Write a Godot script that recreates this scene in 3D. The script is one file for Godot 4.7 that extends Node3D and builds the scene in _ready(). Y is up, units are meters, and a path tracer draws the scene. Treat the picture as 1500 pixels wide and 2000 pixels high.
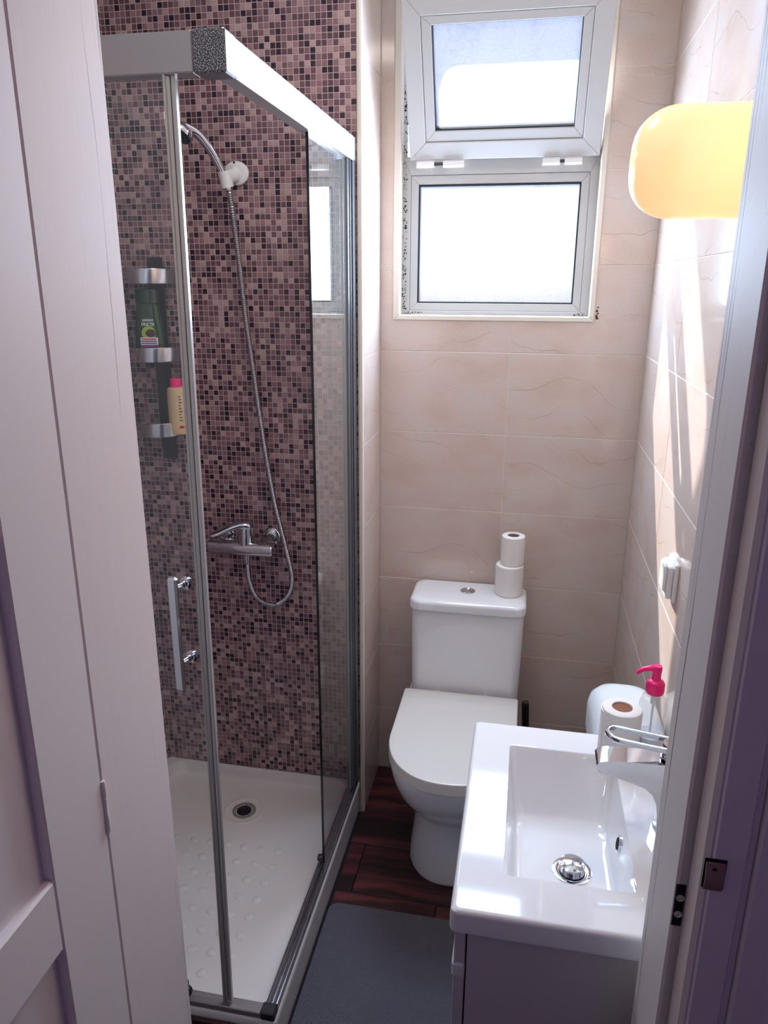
extends Node3D
# A small bathroom seen through its doorway. World: x to the right (right wall at x = 0), y up (floor at y = 0), z towards the camera (back wall at z = 0).

var used := {}
var M := {}
var rng := RandomNumberGenerator.new()


# ------------------------------------------------------------------ geometry collector
class G:
	var v := PackedVector3Array()      # triangles, counter-clockwise seen from outside

	func quad(a: Vector3, b: Vector3, c: Vector3, d: Vector3) -> void:
		v.append_array([a, b, c, a, c, d])

	func oriented(from: int) -> void:   # turn the triangles added since FROM outwards
		var mid := Vector3.ZERO
		for i in range(from, v.size()):
			mid += v[i]
		mid /= maxf(1.0, v.size() - from)
		var vol := 0.0
		for i in range(from, v.size(), 3):
			vol += (v[i] - mid).dot((v[i + 1] - mid).cross(v[i + 2] - mid))
		if vol < 0.0:
			for i in range(from, v.size(), 3):
				var k := v[i + 1]
				v[i + 1] = v[i + 2]
				v[i + 2] = k

	func loft(loops: Array, xf := Transform3D(), cap0 := true, cap1 := true) -> void:
		var from := v.size()
		var n: int = loops[0].size()
		for i in loops.size() - 1:
			for j in n:
				var k := (j + 1) % n
				quad(xf * loops[i][j], xf * loops[i][k], xf * loops[i + 1][k], xf * loops[i + 1][j])
		if cap0:
			cap(loops[0], xf, true)
		if cap1:
			cap(loops[-1], xf, false)
		oriented(from)

	func cap(loop: PackedVector3Array, xf: Transform3D, flip: bool) -> void:
		var mid := Vector3.ZERO
		for p in loop:
			mid += p
		mid /= loop.size()
		for j in loop.size():
			var a: Vector3 = loop[j]
			var b: Vector3 = loop[(j + 1) % loop.size()]
			if flip:
				v.append_array([xf * mid, xf * b, xf * a])
			else:
				v.append_array([xf * mid, xf * a, xf * b])

	# box between two corners with chamfered edges
	func box(lo: Vector3, hi: Vector3, b := 0.0015, xf := Transform3D()) -> void:
		b = minf(b, 0.45 * minf(hi.x - lo.x, minf(hi.y - lo.y, hi.z - lo.z)))
		var L := []
		for k in [[lo.y, b], [lo.y + b, 0.0], [hi.y - b, 0.0], [hi.y, b]]:
			var i: float = k[1]
			var y: float = k[0]
			L.append(PackedVector3Array([
				Vector3(hi.x - i, y, lo.z + b + i * 0.4), Vector3(hi.x - b - i * 0.4, y, lo.z + i), Vector3(lo.x + b + i * 0.4, y, lo.z + i), Vector3(lo.x + i, y, lo.z + b + i * 0.4),
				Vector3(lo.x + i, y, hi.z - b - i * 0.4), Vector3(lo.x + b + i * 0.4, y, hi.z - i), Vector3(hi.x - b - i * 0.4, y, hi.z - i), Vector3(hi.x - i, y, hi.z - b - i * 0.4)]))
		loft(L, xf)

	# profile of (radius, height) turned about the y axis
	func lathe(profile: Array, xf := Transform3D(), n := 32, sx := 1.0, sz := 1.0) -> void:
		var L := []
		for p in profile:
			var ring := PackedVector3Array()
			for j in n:
				var a := TAU * j / n
				ring.append(Vector3(cos(a) * p.x * sx, p.y, -sin(a) * p.x * sz))
			L.append(ring)
		loft(L, xf)

	# a tube along PATH; radii: Vector2(across, along up) per point; power < 1 makes it boxier
	func sweep(path: Array, radii: Array, up := Vector3.UP, n := 16, power := 1.0, closed := false) -> void:
		var L := []
		var m := path.size()
		for i in m:
			var t: Vector3
			if closed:
				t = path[(i + 1) % m] - path[(i + m - 1) % m]
			else:
				t = path[mini(i + 1, m - 1)] - path[maxi(i - 1, 0)]
			t = t.normalized()
			var side := t.cross(up).normalized()
			var u := side.cross(t)
			var r: Vector2 = radii[mini(i, radii.size() - 1)]
			var ring := PackedVector3Array()
			for j in n:
				var a := TAU * j / n
				var c := cos(a)
				var s := sin(a)
				ring.append(path[i] + side * (signf(c) * pow(absf(c), power) * r.x) + u * (signf(s) * pow(absf(s), power) * r.y))
			L.append(ring)
		if closed:
			L.append(L[0])
		loft(L, Transform3D(), not closed, not closed)

	# a flat polygon (x, y) pushed out along z from Z0 to Z1, front edge chamfered
	func slab(poly: PackedVector2Array, z0: float, z1: float, bevel := 0.0, xf := Transform3D()) -> void:
		var from := v.size()
		var p := poly.duplicate()
		if Geometry2D.is_polygon_clockwise(p):
			p.reverse()
		var inner := p
		if bevel > 0.0:
			var o := Geometry2D.offset_polygon(p, -bevel, Geometry2D.JOIN_MITER)
			if o.size() == 1 and o[0].size() == p.size():
				inner = PackedVector2Array()
				for q in p:                      # same order as the outline
					var best: Vector2 = o[0][0]
					for w in o[0]:
						if w.distance_to(q) < best.distance_to(q):
							best = w
					inner.append(best)
			else:
				bevel = 0.0
		var n := p.size()
		for i in n:
			var k := (i + 1) % n
			quad(xf * Vector3(p[i].x, p[i].y, z0), xf * Vector3(p[k].x, p[k].y, z0), xf * Vector3(p[k].x, p[k].y, z1 - bevel), xf * Vector3(p[i].x, p[i].y, z1 - bevel))
			if bevel > 0.0:
				quad(xf * Vector3(p[i].x, p[i].y, z1 - bevel), xf * Vector3(p[k].x, p[k].y, z1 - bevel), xf * Vector3(inner[k].x, inner[k].y, z1), xf * Vector3(inner[i].x, inner[i].y, z1))
		var t := Geometry2D.triangulate_polygon(inner)
		for i in range(0, t.size(), 3):
			var a: Vector2 = inner[t[i]]
			var b: Vector2 = inner[t[i + 1]]
			var c: Vector2 = inner[t[i + 2]]
			if (b - a).cross(c - a) < 0.0:
				var k2 := b
				b = c
				c = k2
			v.append_array([xf * Vector3(a.x, a.y, z1), xf * Vector3(b.x, b.y, z1), xf * Vector3(c.x, c.y, z1)])
		t = Geometry2D.triangulate_polygon(p)
		for i in range(0, t.size(), 3):
			var a: Vector2 = p[t[i]]
			var b: Vector2 = p[t[i + 1]]
			var c: Vector2 = p[t[i + 2]]
			if (b - a).cross(c - a) > 0.0:
				var k2 := b
				b = c
				c = k2
			v.append_array([xf * Vector3(a.x, a.y, z0), xf * Vector3(b.x, b.y, z0), xf * Vector3(c.x, c.y, z0)])

	# the mesh: corners share a normal where their faces meet at less than ANGLE degrees
	func mesh(angle := 40.0, uvf = null, colors = null) -> ArrayMesh:
		var n := v.size()
		var fn := PackedVector3Array()
		fn.resize(n / 3)
		var at := {}
		for i in range(0, n, 3):
			fn[i / 3] = (v[i + 1] - v[i]).cross(v[i + 2] - v[i])
			for k in 3:
				var key := Vector3i((v[i + k] * 20000.0).round())
				if not at.has(key):
					at[key] = PackedInt32Array()
				at[key].append(i / 3)
		var limit := cos(deg_to_rad(angle))
		var V := PackedVector3Array()
		var N := PackedVector3Array()
		var U := PackedVector2Array()
		var C := PackedColorArray()
		for i in range(0, n, 3):
			var own := fn[i / 3]
			if own.length_squared() < 1e-20:
				continue
			var on := own.normalized()
			for k in [0, 2, 1]:
				var p: Vector3 = v[i + k]
				var s := Vector3.ZERO
				for f in at[Vector3i((p * 20000.0).round())]:
					var l := fn[f].length()
					if l > 1e-12 and fn[f].dot(on) / l >= limit:
						s += fn[f]
				s = s.normalized()
				V.append(p)
				N.append(s)
				if uvf != null:
					U.append(uvf.call(p, on))
				if colors != null:
					C.append(colors[i / 3])
		var a := []
		a.resize(Mesh.ARRAY_MAX)
		a[Mesh.ARRAY_VERTEX] = V
		a[Mesh.ARRAY_NORMAL] = N
		if uvf != null:
			a[Mesh.ARRAY_TEX_UV] = U
		if colors != null:
			a[Mesh.ARRAY_COLOR] = C
		var m := ArrayMesh.new()
		m.add_surface_from_arrays(Mesh.PRIMITIVE_TRIANGLES, a)
		return m


# ------------------------------------------------------------------ naming and placing
func numbered(called: String) -> String:
	if not used.has(called):
		used[called] = 0
		return called
	used[called] += 1
	return "%s_%03d" % [called, used[called]]


func thing(called: String, label: String, category: String, at := Vector3.ZERO, group := "") -> Node3D:
	var o := Node3D.new()
	o.name = numbered(called)
	add_child(o)
	o.position = at
	tag(o, label, category, group)
	return o


func tag(o: Node3D, label: String, category: String, group := "") -> void:
	o.set_meta("label", label)
	o.set_meta("category", category)
	if group:
		o.set_meta("group", group)


func put(called: String, mesh: Mesh, m: Material, parent: Node3D = null) -> MeshInstance3D:
	var o := MeshInstance3D.new()
	o.mesh = mesh
	o.material_override = m
	if parent == null:
		o.name = numbered(called)
		add_child(o)
	else:
		o.name = called
		if parent.has_node(called):
			var k := 1
			while parent.has_node("%s_%03d" % [called, k]):
				k += 1
			o.name = "%s_%03d" % [called, k]
		parent.add_child(o)
	return o


# world-space geometry made local to a thing that stands at AT
func part(called: String, g: G, m: Material, parent: Node3D, angle := 40.0, uvf = null) -> MeshInstance3D:
	var off := Vector3.ZERO
	var q: Node = parent
	while q != null and q != self:
		off += q.position
		q = q.get_parent()
	if off != Vector3.ZERO:
		for i in g.v.size():
			g.v[i] -= off
	return put(called, g.mesh(angle, uvf), m, parent)


func struct(called: String, g: G, m: Material, label: String, angle := 30.0, uvf = null) -> MeshInstance3D:
	var o := put(called, g.mesh(angle, uvf), m)
	o.set_meta("kind", "structure")
	o.set_meta("label", label)
	return o


# ------------------------------------------------------------------ shapes
func rrect(x0: float, x1: float, z0: float, z1: float, r: float, y: float, n := 6) -> PackedVector3Array:
	var L := PackedVector3Array()
	r = minf(r, 0.499 * minf(x1 - x0, z1 - z0))
	for c in [[x1 - r, z0 + r, 0.0], [x0 + r, z0 + r, PI / 2], [x0 + r, z1 - r, PI], [x1 - r, z1 - r, PI * 1.5]]:
		for k in n + 1:
			var a: float = c[2] + PI / 2 * k / n
			L.append(Vector3(c[0] + cos(a) * r, y, c[1] - sin(a) * r))
	return L


func spline(pts: Array, per := 8) -> Array:
	var out := []
	for i in pts.size() - 1:
		var p0: Vector3 = pts[maxi(i - 1, 0)]
		var p1: Vector3 = pts[i]
		var p2: Vector3 = pts[i + 1]
		var p3: Vector3 = pts[mini(i + 2, pts.size() - 1)]
		for k in per:
			out.append(p1.cubic_interpolate(p2, p0, p3, float(k) / per))
	out.append(pts[-1])
	return out


func facing(at: Vector3, y_axis: Vector3) -> Transform3D:      # turns the y axis of a lathe towards Y_AXIS
	var y := y_axis.normalized()
	var x := y.cross(Vector3.BACK if absf(y.z) < 0.9 else Vector3.RIGHT).normalized()
	return Transform3D(Basis(x, y, x.cross(y)), at)


# ------------------------------------------------------------------ materials
func mat(color: Color, rough := 0.5, metal := 0.0) -> StandardMaterial3D:
	var m := StandardMaterial3D.new()
	m.albedo_color = color
	m.roughness = rough
	m.metallic = metal
	return m


func noise(seed_: int, freq: float, octaves := 4, kind := FastNoiseLite.TYPE_SIMPLEX_SMOOTH) -> FastNoiseLite:
	var n := FastNoiseLite.new()
	n.seed = seed_
	n.noise_type = kind
	n.frequency = freq
	n.fractal_octaves = octaves
	return n


func tex(im: Image) -> ImageTexture:
	return ImageTexture.create_from_image(im)


func marble_image() -> Image:           # 1.2 m x 0.8 m of veined beige ceramic
	var w := 1200
	var h := 800
	var im := Image.create(w, h, false, Image.FORMAT_RGB8)
	var cloud := noise(3, 0.006, 4)
	var warp := noise(5, 0.007, 3)
	var vein := noise(8, 0.0042, 2)
	var vein2 := noise(21, 0.009, 2)
	var keep := noise(13, 0.006, 2)
	var fine := noise(17, 0.12, 2)
	var base := Color(0.82, 0.75, 0.71)
	var warm := Color(0.785, 0.70, 0.65)
	var pale := Color(0.805, 0.77, 0.75)
	var line := Color(0.60, 0.48, 0.41)
	for y in h:
		for x in w:
			var c := cloud.get_noise_2d(x * 0.6, y * 1.1)
			var col := base.lerp(warm, clampf(c * 1.1, 0.0, 0.7)).lerp(pale, clampf(-c * 1.3, 0.0, 0.7))
			var d := warp.get_noise_2d(x, y) * 34.0
			var k := keep.get_noise_2d(x * 0.5, y)
			var a := absf(fposmod(y + x * 0.22 + vein.get_noise_2d(x * 0.5, y * 0.25) * 110.0 + d * 0.45, 92.0) - 46.0)
			var s := clampf(1.0 - a / (0.8 + 1.5 * maxf(k, 0.0)), 0.0, 1.0) * clampf(0.40 + k * 2.2, 0.0, 1.0)
			var b := absf(fposmod(y - x * 0.33 + vein2.get_noise_2d(x * 0.3, y * 0.2) * 90.0 + d * 0.4, 171.0) - 85.0)
			s = maxf(s, clampf(1.0 - b / 1.1, 0.0, 1.0) * clampf(-k * 2.0 + 0.12, 0.0, 0.7))
			col = col.lerp(line, s * 0.5)
			var f := fine.get_noise_2d(x, y) * 0.012
			im.set_pixel(x, y, Color(col.r + f, col.g + f, col.b + f))
	return im


func wood_image() -> Image:             # 1.6 m x 0.5 m of dark red-brown wood grain, along x
	var w := 1024
	var h := 512
	var im := Image.create(w, h, false, Image.FORMAT_RGB8)
	var band := noise(31, 0.011, 3)
	var grain := noise(37, 0.09, 4)
	var fleck := noise(41, 0.3, 2)
	for y in h:
		for x in w:
			var wob := band.get_noise_2d(x * 0.35, y * 0.2) * 26.0
			var b := band.get_noise_2d(x * 0.10, (y + wob) * 1.3) * 1.7
			var g := grain.get_noise_2d(x * 0.07, y + wob * 0.6)
			var f := fleck.get_noise_2d(x * 0.06, y)
			var t := clampf(0.42 + b * 0.62 + g * 0.32 + f * 0.14, 0.0, 1.0)
			var col := Color(0.125, 0.062, 0.075).lerp(Color(0.42, 0.195, 0.20), t)
			im.set_pixel(x, y, col)
	return im


func crack_image(sparse: bool) -> Image:       # old gloss paint over wood: upright hairline cracks and brush lines (0.16 m x 2.1 m)
	var w := 256
	var h := 1024
	var im := Image.create(w, h, false, Image.FORMAT_RGB8)
	var lines := noise(51, 0.02, 2)
	var brush := noise(57, 0.15, 3)
	var keep := noise(61, 0.012, 3)
	var spots := noise(67, 0.09, 2)
	var seams := [[92, 4.2, 1, 0.75], [74, 3.2, 7, 0.25], [58, 2.6, 13, -0.3], [150, 2.0, 23, -0.8]]
	if sparse:
		seams = [[20, 2.4, 3, -0.3], [52, 1.6, 11, -0.6], [12, 4.0, 17, -0.5]]
	for y in h:
		for x in w:
			var s := 0.0
			for c in seams:
				var off: float = lines.get_noise_2d(y * 0.28, c[2] * 37.0) * 8.0 + brush.get_noise_2d(y * 0.5, c[2] * 3.0) * 1.5
				var k: float = keep.get_noise_2d(y * 0.3, c[2] * 91.0) * 2.4 + c[3]
				s = maxf(s, clampf(1.0 - absf(x - c[0] - off) / c[1], 0.0, 1.0) * clampf(k, 0.0, 1.0))
			var b := brush.get_noise_2d(x * 1.4, y * 0.03)
			var sp := clampf((spots.get_noise_2d(x, y * 3.0) - 0.60) * 7.0, 0.0, 1.0)
			var col := (Color(0.90, 0.87, 0.865) if sparse else Color(0.825, 0.795, 0.79)).lerp(Color(0.86, 0.82, 0.815), clampf(b * 0.5, 0.0, 0.4)).lerp(Color(0.27, 0.19, 0.18), s * (0.75 if sparse else 1.0))
			if not sparse:
				col = col.lerp(Color(0.52, 0.40, 0.36), sp * 0.22)
			im.set_pixel(x, y, col)
	return im


func frost_image() -> Image:            # textured glass, dirty with dried drops
	var w := 640
	var h := 512
	var im := Image.create(w, h, false, Image.FORMAT_RGBA8)
	var fine := noise(71, 0.22, 3)
	var mid := noise(73, 0.05, 3)
	var big := noise(79, 0.008, 3)
	for y in h:
		for x in w:
			var f := fine.get_noise_2d(x, y)
			var drops := clampf((mid.get_noise_2d(x, y) + f * 0.7 + big.get_noise_2d(x, y) * 0.8 - 0.22) * 2.2, 0.0, 1.0)
			var a := clampf(0.66 + f * 0.06 + drops * 0.05, 0.45, 0.95)
			var k := 0.80 + f * 0.09 - drops * 0.05 + big.get_noise_2d(x + 900, y) * 0.03
			im.set_pixel(x, y, Color(clampf(k * 0.97, 0, 1), clampf(k * 0.985, 0, 1), clampf(k, 0, 1), a))
	return im


func weave_image() -> Image:
	var im := Image.create(64, 64, false, Image.FORMAT_RGB8)
	for y in 64:
		for x in 64:
			var a := 0.5 + 0.5 * sin(TAU * x / 8.0)
			var b := 0.5 + 0.5 * sin(TAU * y / 8.0)
			var over := (x / 8 + y / 8) % 2 == 0
			var k := a if over else b
			im.set_pixel(x, y, Color(k, k, k))
	return im


func speckle_image() -> Image:
	var im := Image.create(256, 256, false, Image.FORMAT_RGB8)
	var n := noise(83, 0.11, 2)
	for y in 256:
		for x in 256:
			var k := clampf(0.5 + n.get_noise_2d(x, y) * 1.7, 0.0, 1.0)
			im.set_pixel(x, y, Color(0.13, 0.12, 0.13).lerp(Color(0.66, 0.65, 0.66), k * k))
	return im


func make_materials() -> void:
	M.tile = mat(Color.WHITE, 0.10)
	M.tile.albedo_texture = tex(marble_image())
	M.grout = mat(Color(0.90, 0.87, 0.83), 0.8)
	M.plaster = mat(Color(0.88, 0.87, 0.85), 0.85)
	M.hall = mat(Color(0.72, 0.70, 0.72), 0.8)
	M.mosaic_grout = mat(Color(0.82, 0.72, 0.72), 0.75)
	M.mosaic = mat(Color.WHITE, 0.22)
	M.mosaic.vertex_color_use_as_albedo = true
	M.wood = mat(Color.WHITE, 0.32)
	M.wood.albedo_texture = tex(wood_image())
	M.joint = mat(Color(0.10, 0.06, 0.07), 0.8)
	M.paint = mat(Color.WHITE, 0.55)
	M.paint.metallic_specular = 0.3
	M.paint.albedo_texture = tex(crack_image(false))
	M.paint_left = mat(Color.WHITE, 0.5)
	M.paint_left.metallic_specular = 0.35
	M.paint_left.albedo_texture = tex(crack_image(true))
	M.gloss_paint = mat(Color(0.90, 0.875, 0.875), 0.42)
	M.trim = mat(Color(0.88, 0.85, 0.80), 0.28)
	M.upvc = mat(Color(0.74, 0.74, 0.74), 0.3)
	M.seam = mat(Color(0.36, 0.36, 0.36), 0.7)
	M.gasket = mat(Color(0.13, 0.17, 0.22), 0.6)
	M.pane = mat(Color(1, 1, 1, 1), 0.35)
	M.pane.transparency = BaseMaterial3D.TRANSPARENCY_ALPHA
	M.pane.albedo_texture = tex(frost_image())
	M.pane.backlight_enabled = true
	M.pane.backlight = Color(0.60, 0.61, 0.625)
	M.ceramic = mat(Color(0.93, 0.935, 0.945), 0.07)
	M.ceramic.clearcoat_enabled = true
	M.ceramic.clearcoat = 0.5
	M.ceramic.clearcoat_roughness = 0.03
	M.seat = mat(Color(0.90, 0.89, 0.87), 0.28)
	M.acrylic = mat(Color(0.90, 0.885, 0.87), 0.22)
	M.alu = mat(Color(0.68, 0.67, 0.66), 0.36, 0.45)
	M.alu_dark = mat(Color(0.40, 0.41, 0.43), 0.35, 0.5)
	M.alu_satin = mat(Color(0.62, 0.59, 0.585), 0.38, 0.6)
	M.steel = mat(Color(0.72, 0.72, 0.74), 0.2, 1.0)
	M.steel_dark = mat(Color(0.30, 0.29, 0.31), 0.35, 0.8)
	M.chrome = mat(Color(0.83, 0.84, 0.86), 0.06, 1.0)
	M.speckle = mat(Color.WHITE, 0.3, 0.2)
	M.speckle.albedo_texture = tex(speckle_image())
	M.speckle.uv1_triplanar = true
	M.speckle.uv1_scale = Vector3.ONE * 14.0
	M.glass = mat(Color(0.85, 0.92, 0.91, 0.03), 0.02)
	M.glass.transparency = BaseMaterial3D.TRANSPARENCY_ALPHA
	M.glass_front = mat(Color(0.85, 0.92, 0.91, 0.02), 0.02)
	M.glass_front.transparency = BaseMaterial3D.TRANSPARENCY_ALPHA
	M.glass_front.metallic_specular = 0.32
	M.glass_edge = mat(Color(0.03, 0.075, 0.075), 0.15)
	M.white_plastic = mat(Color(0.90, 0.90, 0.90), 0.3)
	M.bin = mat(Color(0.88, 0.91, 0.92), 0.25)
	M.dark_plastic = mat(Color(0.03, 0.03, 0.045), 0.35)
	M.shelf_plate = mat(Color(0.20, 0.18, 0.20), 0.3)
	M.paper = mat(Color(0.94, 0.925, 0.91), 0.95)
	M.card = mat(Color(0.55, 0.36, 0.26), 0.9)
	M.core_dark = mat(Color(0.33, 0.26, 0.24), 0.9)
	M.mat = mat(Color(0.40, 0.39, 0.435), 0.95)
	M.mat.heightmap_enabled = true
	M.mat.heightmap_texture = tex(weave_image())
	M.mat.heightmap_scale = 0.25
	M.mat.uv1_triplanar = true
	M.mat.uv1_scale = Vector3.ONE * 28.0
	M.cabinet = mat(Color(0.78, 0.76, 0.77), 0.3)
	M.pink = mat(Color(1.0, 0.08, 0.50), 0.3)
	M.clear = mat(Color(0.95, 0.96, 0.97, 0.22), 0.05)
	M.clear.transparency = BaseMaterial3D.TRANSPARENCY_ALPHA
	M.green = mat(Color(0.07, 0.22, 0.13), 0.22)
	M.cream = mat(Color(0.86, 0.76, 0.58), 0.3)
	M.label_white = mat(Color(0.90, 0.89, 0.92), 0.4)
	M.label_purple = mat(Color(0.45, 0.19, 0.50), 0.4)
	M.label_pink = mat(Color(0.80, 0.18, 0.42), 0.4)
	M.label_navy = mat(Color(0.20, 0.24, 0.38), 0.4)
	M.avocado = mat(Color(0.62, 0.72, 0.28), 0.4)
	M.avocado_dark = mat(Color(0.22, 0.13, 0.06), 0.4)
	M.yellow = mat(Color(0.86, 0.70, 0.20), 0.4)
	M.red = mat(Color(0.76, 0.06, 0.10), 0.4)
	M.ink = mat(Color(0.22, 0.13, 0.06), 0.5)
	M.letters = mat(Color(0.86, 0.90, 0.88), 0.4)
	M.brass_old = mat(Color(0.62, 0.50, 0.49), 0.4, 0.3)
	M.iron = mat(Color(0.05, 0.045, 0.05), 0.5, 0.5)
	M.hole = mat(Color(0.02, 0.02, 0.02), 0.9)
	M.grime = mat(Color(0.19, 0.15, 0.13), 0.95)
	M.rust = mat(Color(0.36, 0.18, 0.13), 0.9)
	M.teal_face = mat(Color(0.20, 0.27, 0.29), 0.25)
	M.opal = mat(Color(0.96, 0.84, 0.68), 0.16)
	M.opal.backlight_enabled = true
	M.opal.backlight = Color(0.34, 0.27, 0.15)
	M.opal.emission_enabled = true
	M.opal.emission = Color(1.0, 0.82, 0.66)
	M.opal.emission_energy_multiplier = 0.31
	M.bulb = mat(Color(1, 0.95, 0.85), 0.3)
	M.bulb.emission_enabled = true
	M.bulb.emission = Color(1.0, 0.82, 0.5)
	M.bulb.emission_energy_multiplier = 2.0


# ------------------------------------------------------------------ scene
func _ready() -> void:
	rng.seed = 11
	# camera
	var cam := Camera3D.new()
	cam.name = "camera"
	cam.fov = rad_to_deg(2.0 * atan(1000.0 / 1457.164))
	cam.near = 0.02
	cam.transform = Transform3D(Basis(Vector3.UP, 0.188467) * Basis(Vector3.RIGHT, -0.294826) * Basis(Vector3.BACK, 0.004777), Vector3(-0.33156, 1.69215, 2.3124))
	add_child(cam)
	# sky and exposure
	var sky := ProceduralSkyMaterial.new()
	sky.sky_top_color = Color(0.64, 0.74, 0.96)
	sky.sky_horizon_color = Color(0.84, 0.89, 1.0)
	sky.sky_curve = 0.25
	sky.ground_horizon_color = Color(0.66, 0.66, 0.66)
	sky.ground_bottom_color = Color(0.55, 0.55, 0.55)
	var env := Environment.new()
	env.background_mode = Environment.BG_SKY
	env.sky = Sky.new()
	env.sky.sky_material = sky
	env.background_energy_multiplier = 1.15
	env.tonemap_mode = Environment.TONE_MAPPER_LINEAR
	env.tonemap_exposure = 1.85
	env.sdfgi_enabled = true
	env.ssao_enabled = true
	env.ssil_enabled = true
	var we := WorldEnvironment.new()
	we.name = "world_environment"
	we.environment = env
	add_child(we)
	# the sun stands outside, high to the left of the window: it makes the frosted panes glow, and slips in under the tilted sash
	var sun := DirectionalLight3D.new()
	sun.name = "sun"
	sun.basis = Basis.looking_at(Vector3(1.0, -1.33, 1.27).normalized(), Vector3.UP)
	sun.light_energy = 4.3
	sun.light_color = Color(1.0, 0.985, 0.97)
	sun.light_angular_distance = 0.9
	sun.shadow_enabled = true
	sun.sky_mode = DirectionalLight3D.SKY_MODE_LIGHT_ONLY
	add_child(sun)
	# daylight through the two panes of the window
	daylight("daylight_lower_pane", Vector3(-0.448, 1.81, -0.022), 0.0, Vector2(0.455, 0.325), 0.72)
	daylight("daylight_upper_pane", Vector3(-0.438, 2.035 + 0.204 * cos(deg_to_rad(29.3)), 0.204 * sin(deg_to_rad(29.3)) + 0.012), -29.3, Vector2(0.37, 0.245), 0.48)

	make_materials()
	build_shell()
	build_window()
	build_mosaic()
	build_doorway()
	build_hall()
	build_shower()
	build_toilet()
	build_vanity()
	build_right_wall_things()
	build_small_things()


func daylight(called: String, at: Vector3, lean: float, size: Vector2, energy: float) -> void:
	var a := AreaLight3D.new()
	a.name = called
	a.area_size = size
	a.light_energy = energy
	a.light_color = Color(0.80, 0.89, 1.0)
	a.area_range = 8.0
	a.area_attenuation = 2.0
	a.shadow_enabled = true
	add_child(a)
	a.position = at
	a.rotation_degrees = Vector3(lean, 180, 0)      # shines along +z, into the room


# ------------------------------------------------------------------ room shell
func tile_uv(axis: int, du: float, dv: float) -> Callable:
	return func(p: Vector3, _n: Vector3) -> Vector2:
		var u := p.x if axis == 2 else p.z
		return Vector2((u + du) / 1.2, (p.y + dv) / 0.8)


# ceramic tiles on a wall: rectangles (u0, v0, u1, v1) minus an opening; XF takes (u, v, depth) to the room
func tiles(parent: Node3D, us: Array, v0: float, rows: int, xf: Transform3D, axis: int, hole := PackedVector2Array()) -> void:
	for r in rows:
		for c in us.size() - 1:
			var j := 0.0009
			var a := Vector2(us[c] + j, v0 + 0.25 * r + j)
			var b := Vector2(us[c + 1] - j, v0 + 0.25 * (r + 1) - j)
			var polys := [PackedVector2Array([a, Vector2(b.x, a.y), b, Vector2(a.x, b.y)])]
			if hole.size():
				polys = Geometry2D.clip_polygons(polys[0], hole)
			for poly in polys:
				var g := G.new()
				g.slab(poly, 0.0, 0.008, 0.0009, xf)
				part("tile", g, M.tile, parent, 20.0, tile_uv(axis, rng.randf_range(0.0, 9.0), rng.randf_range(0.0, 9.0)))


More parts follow.
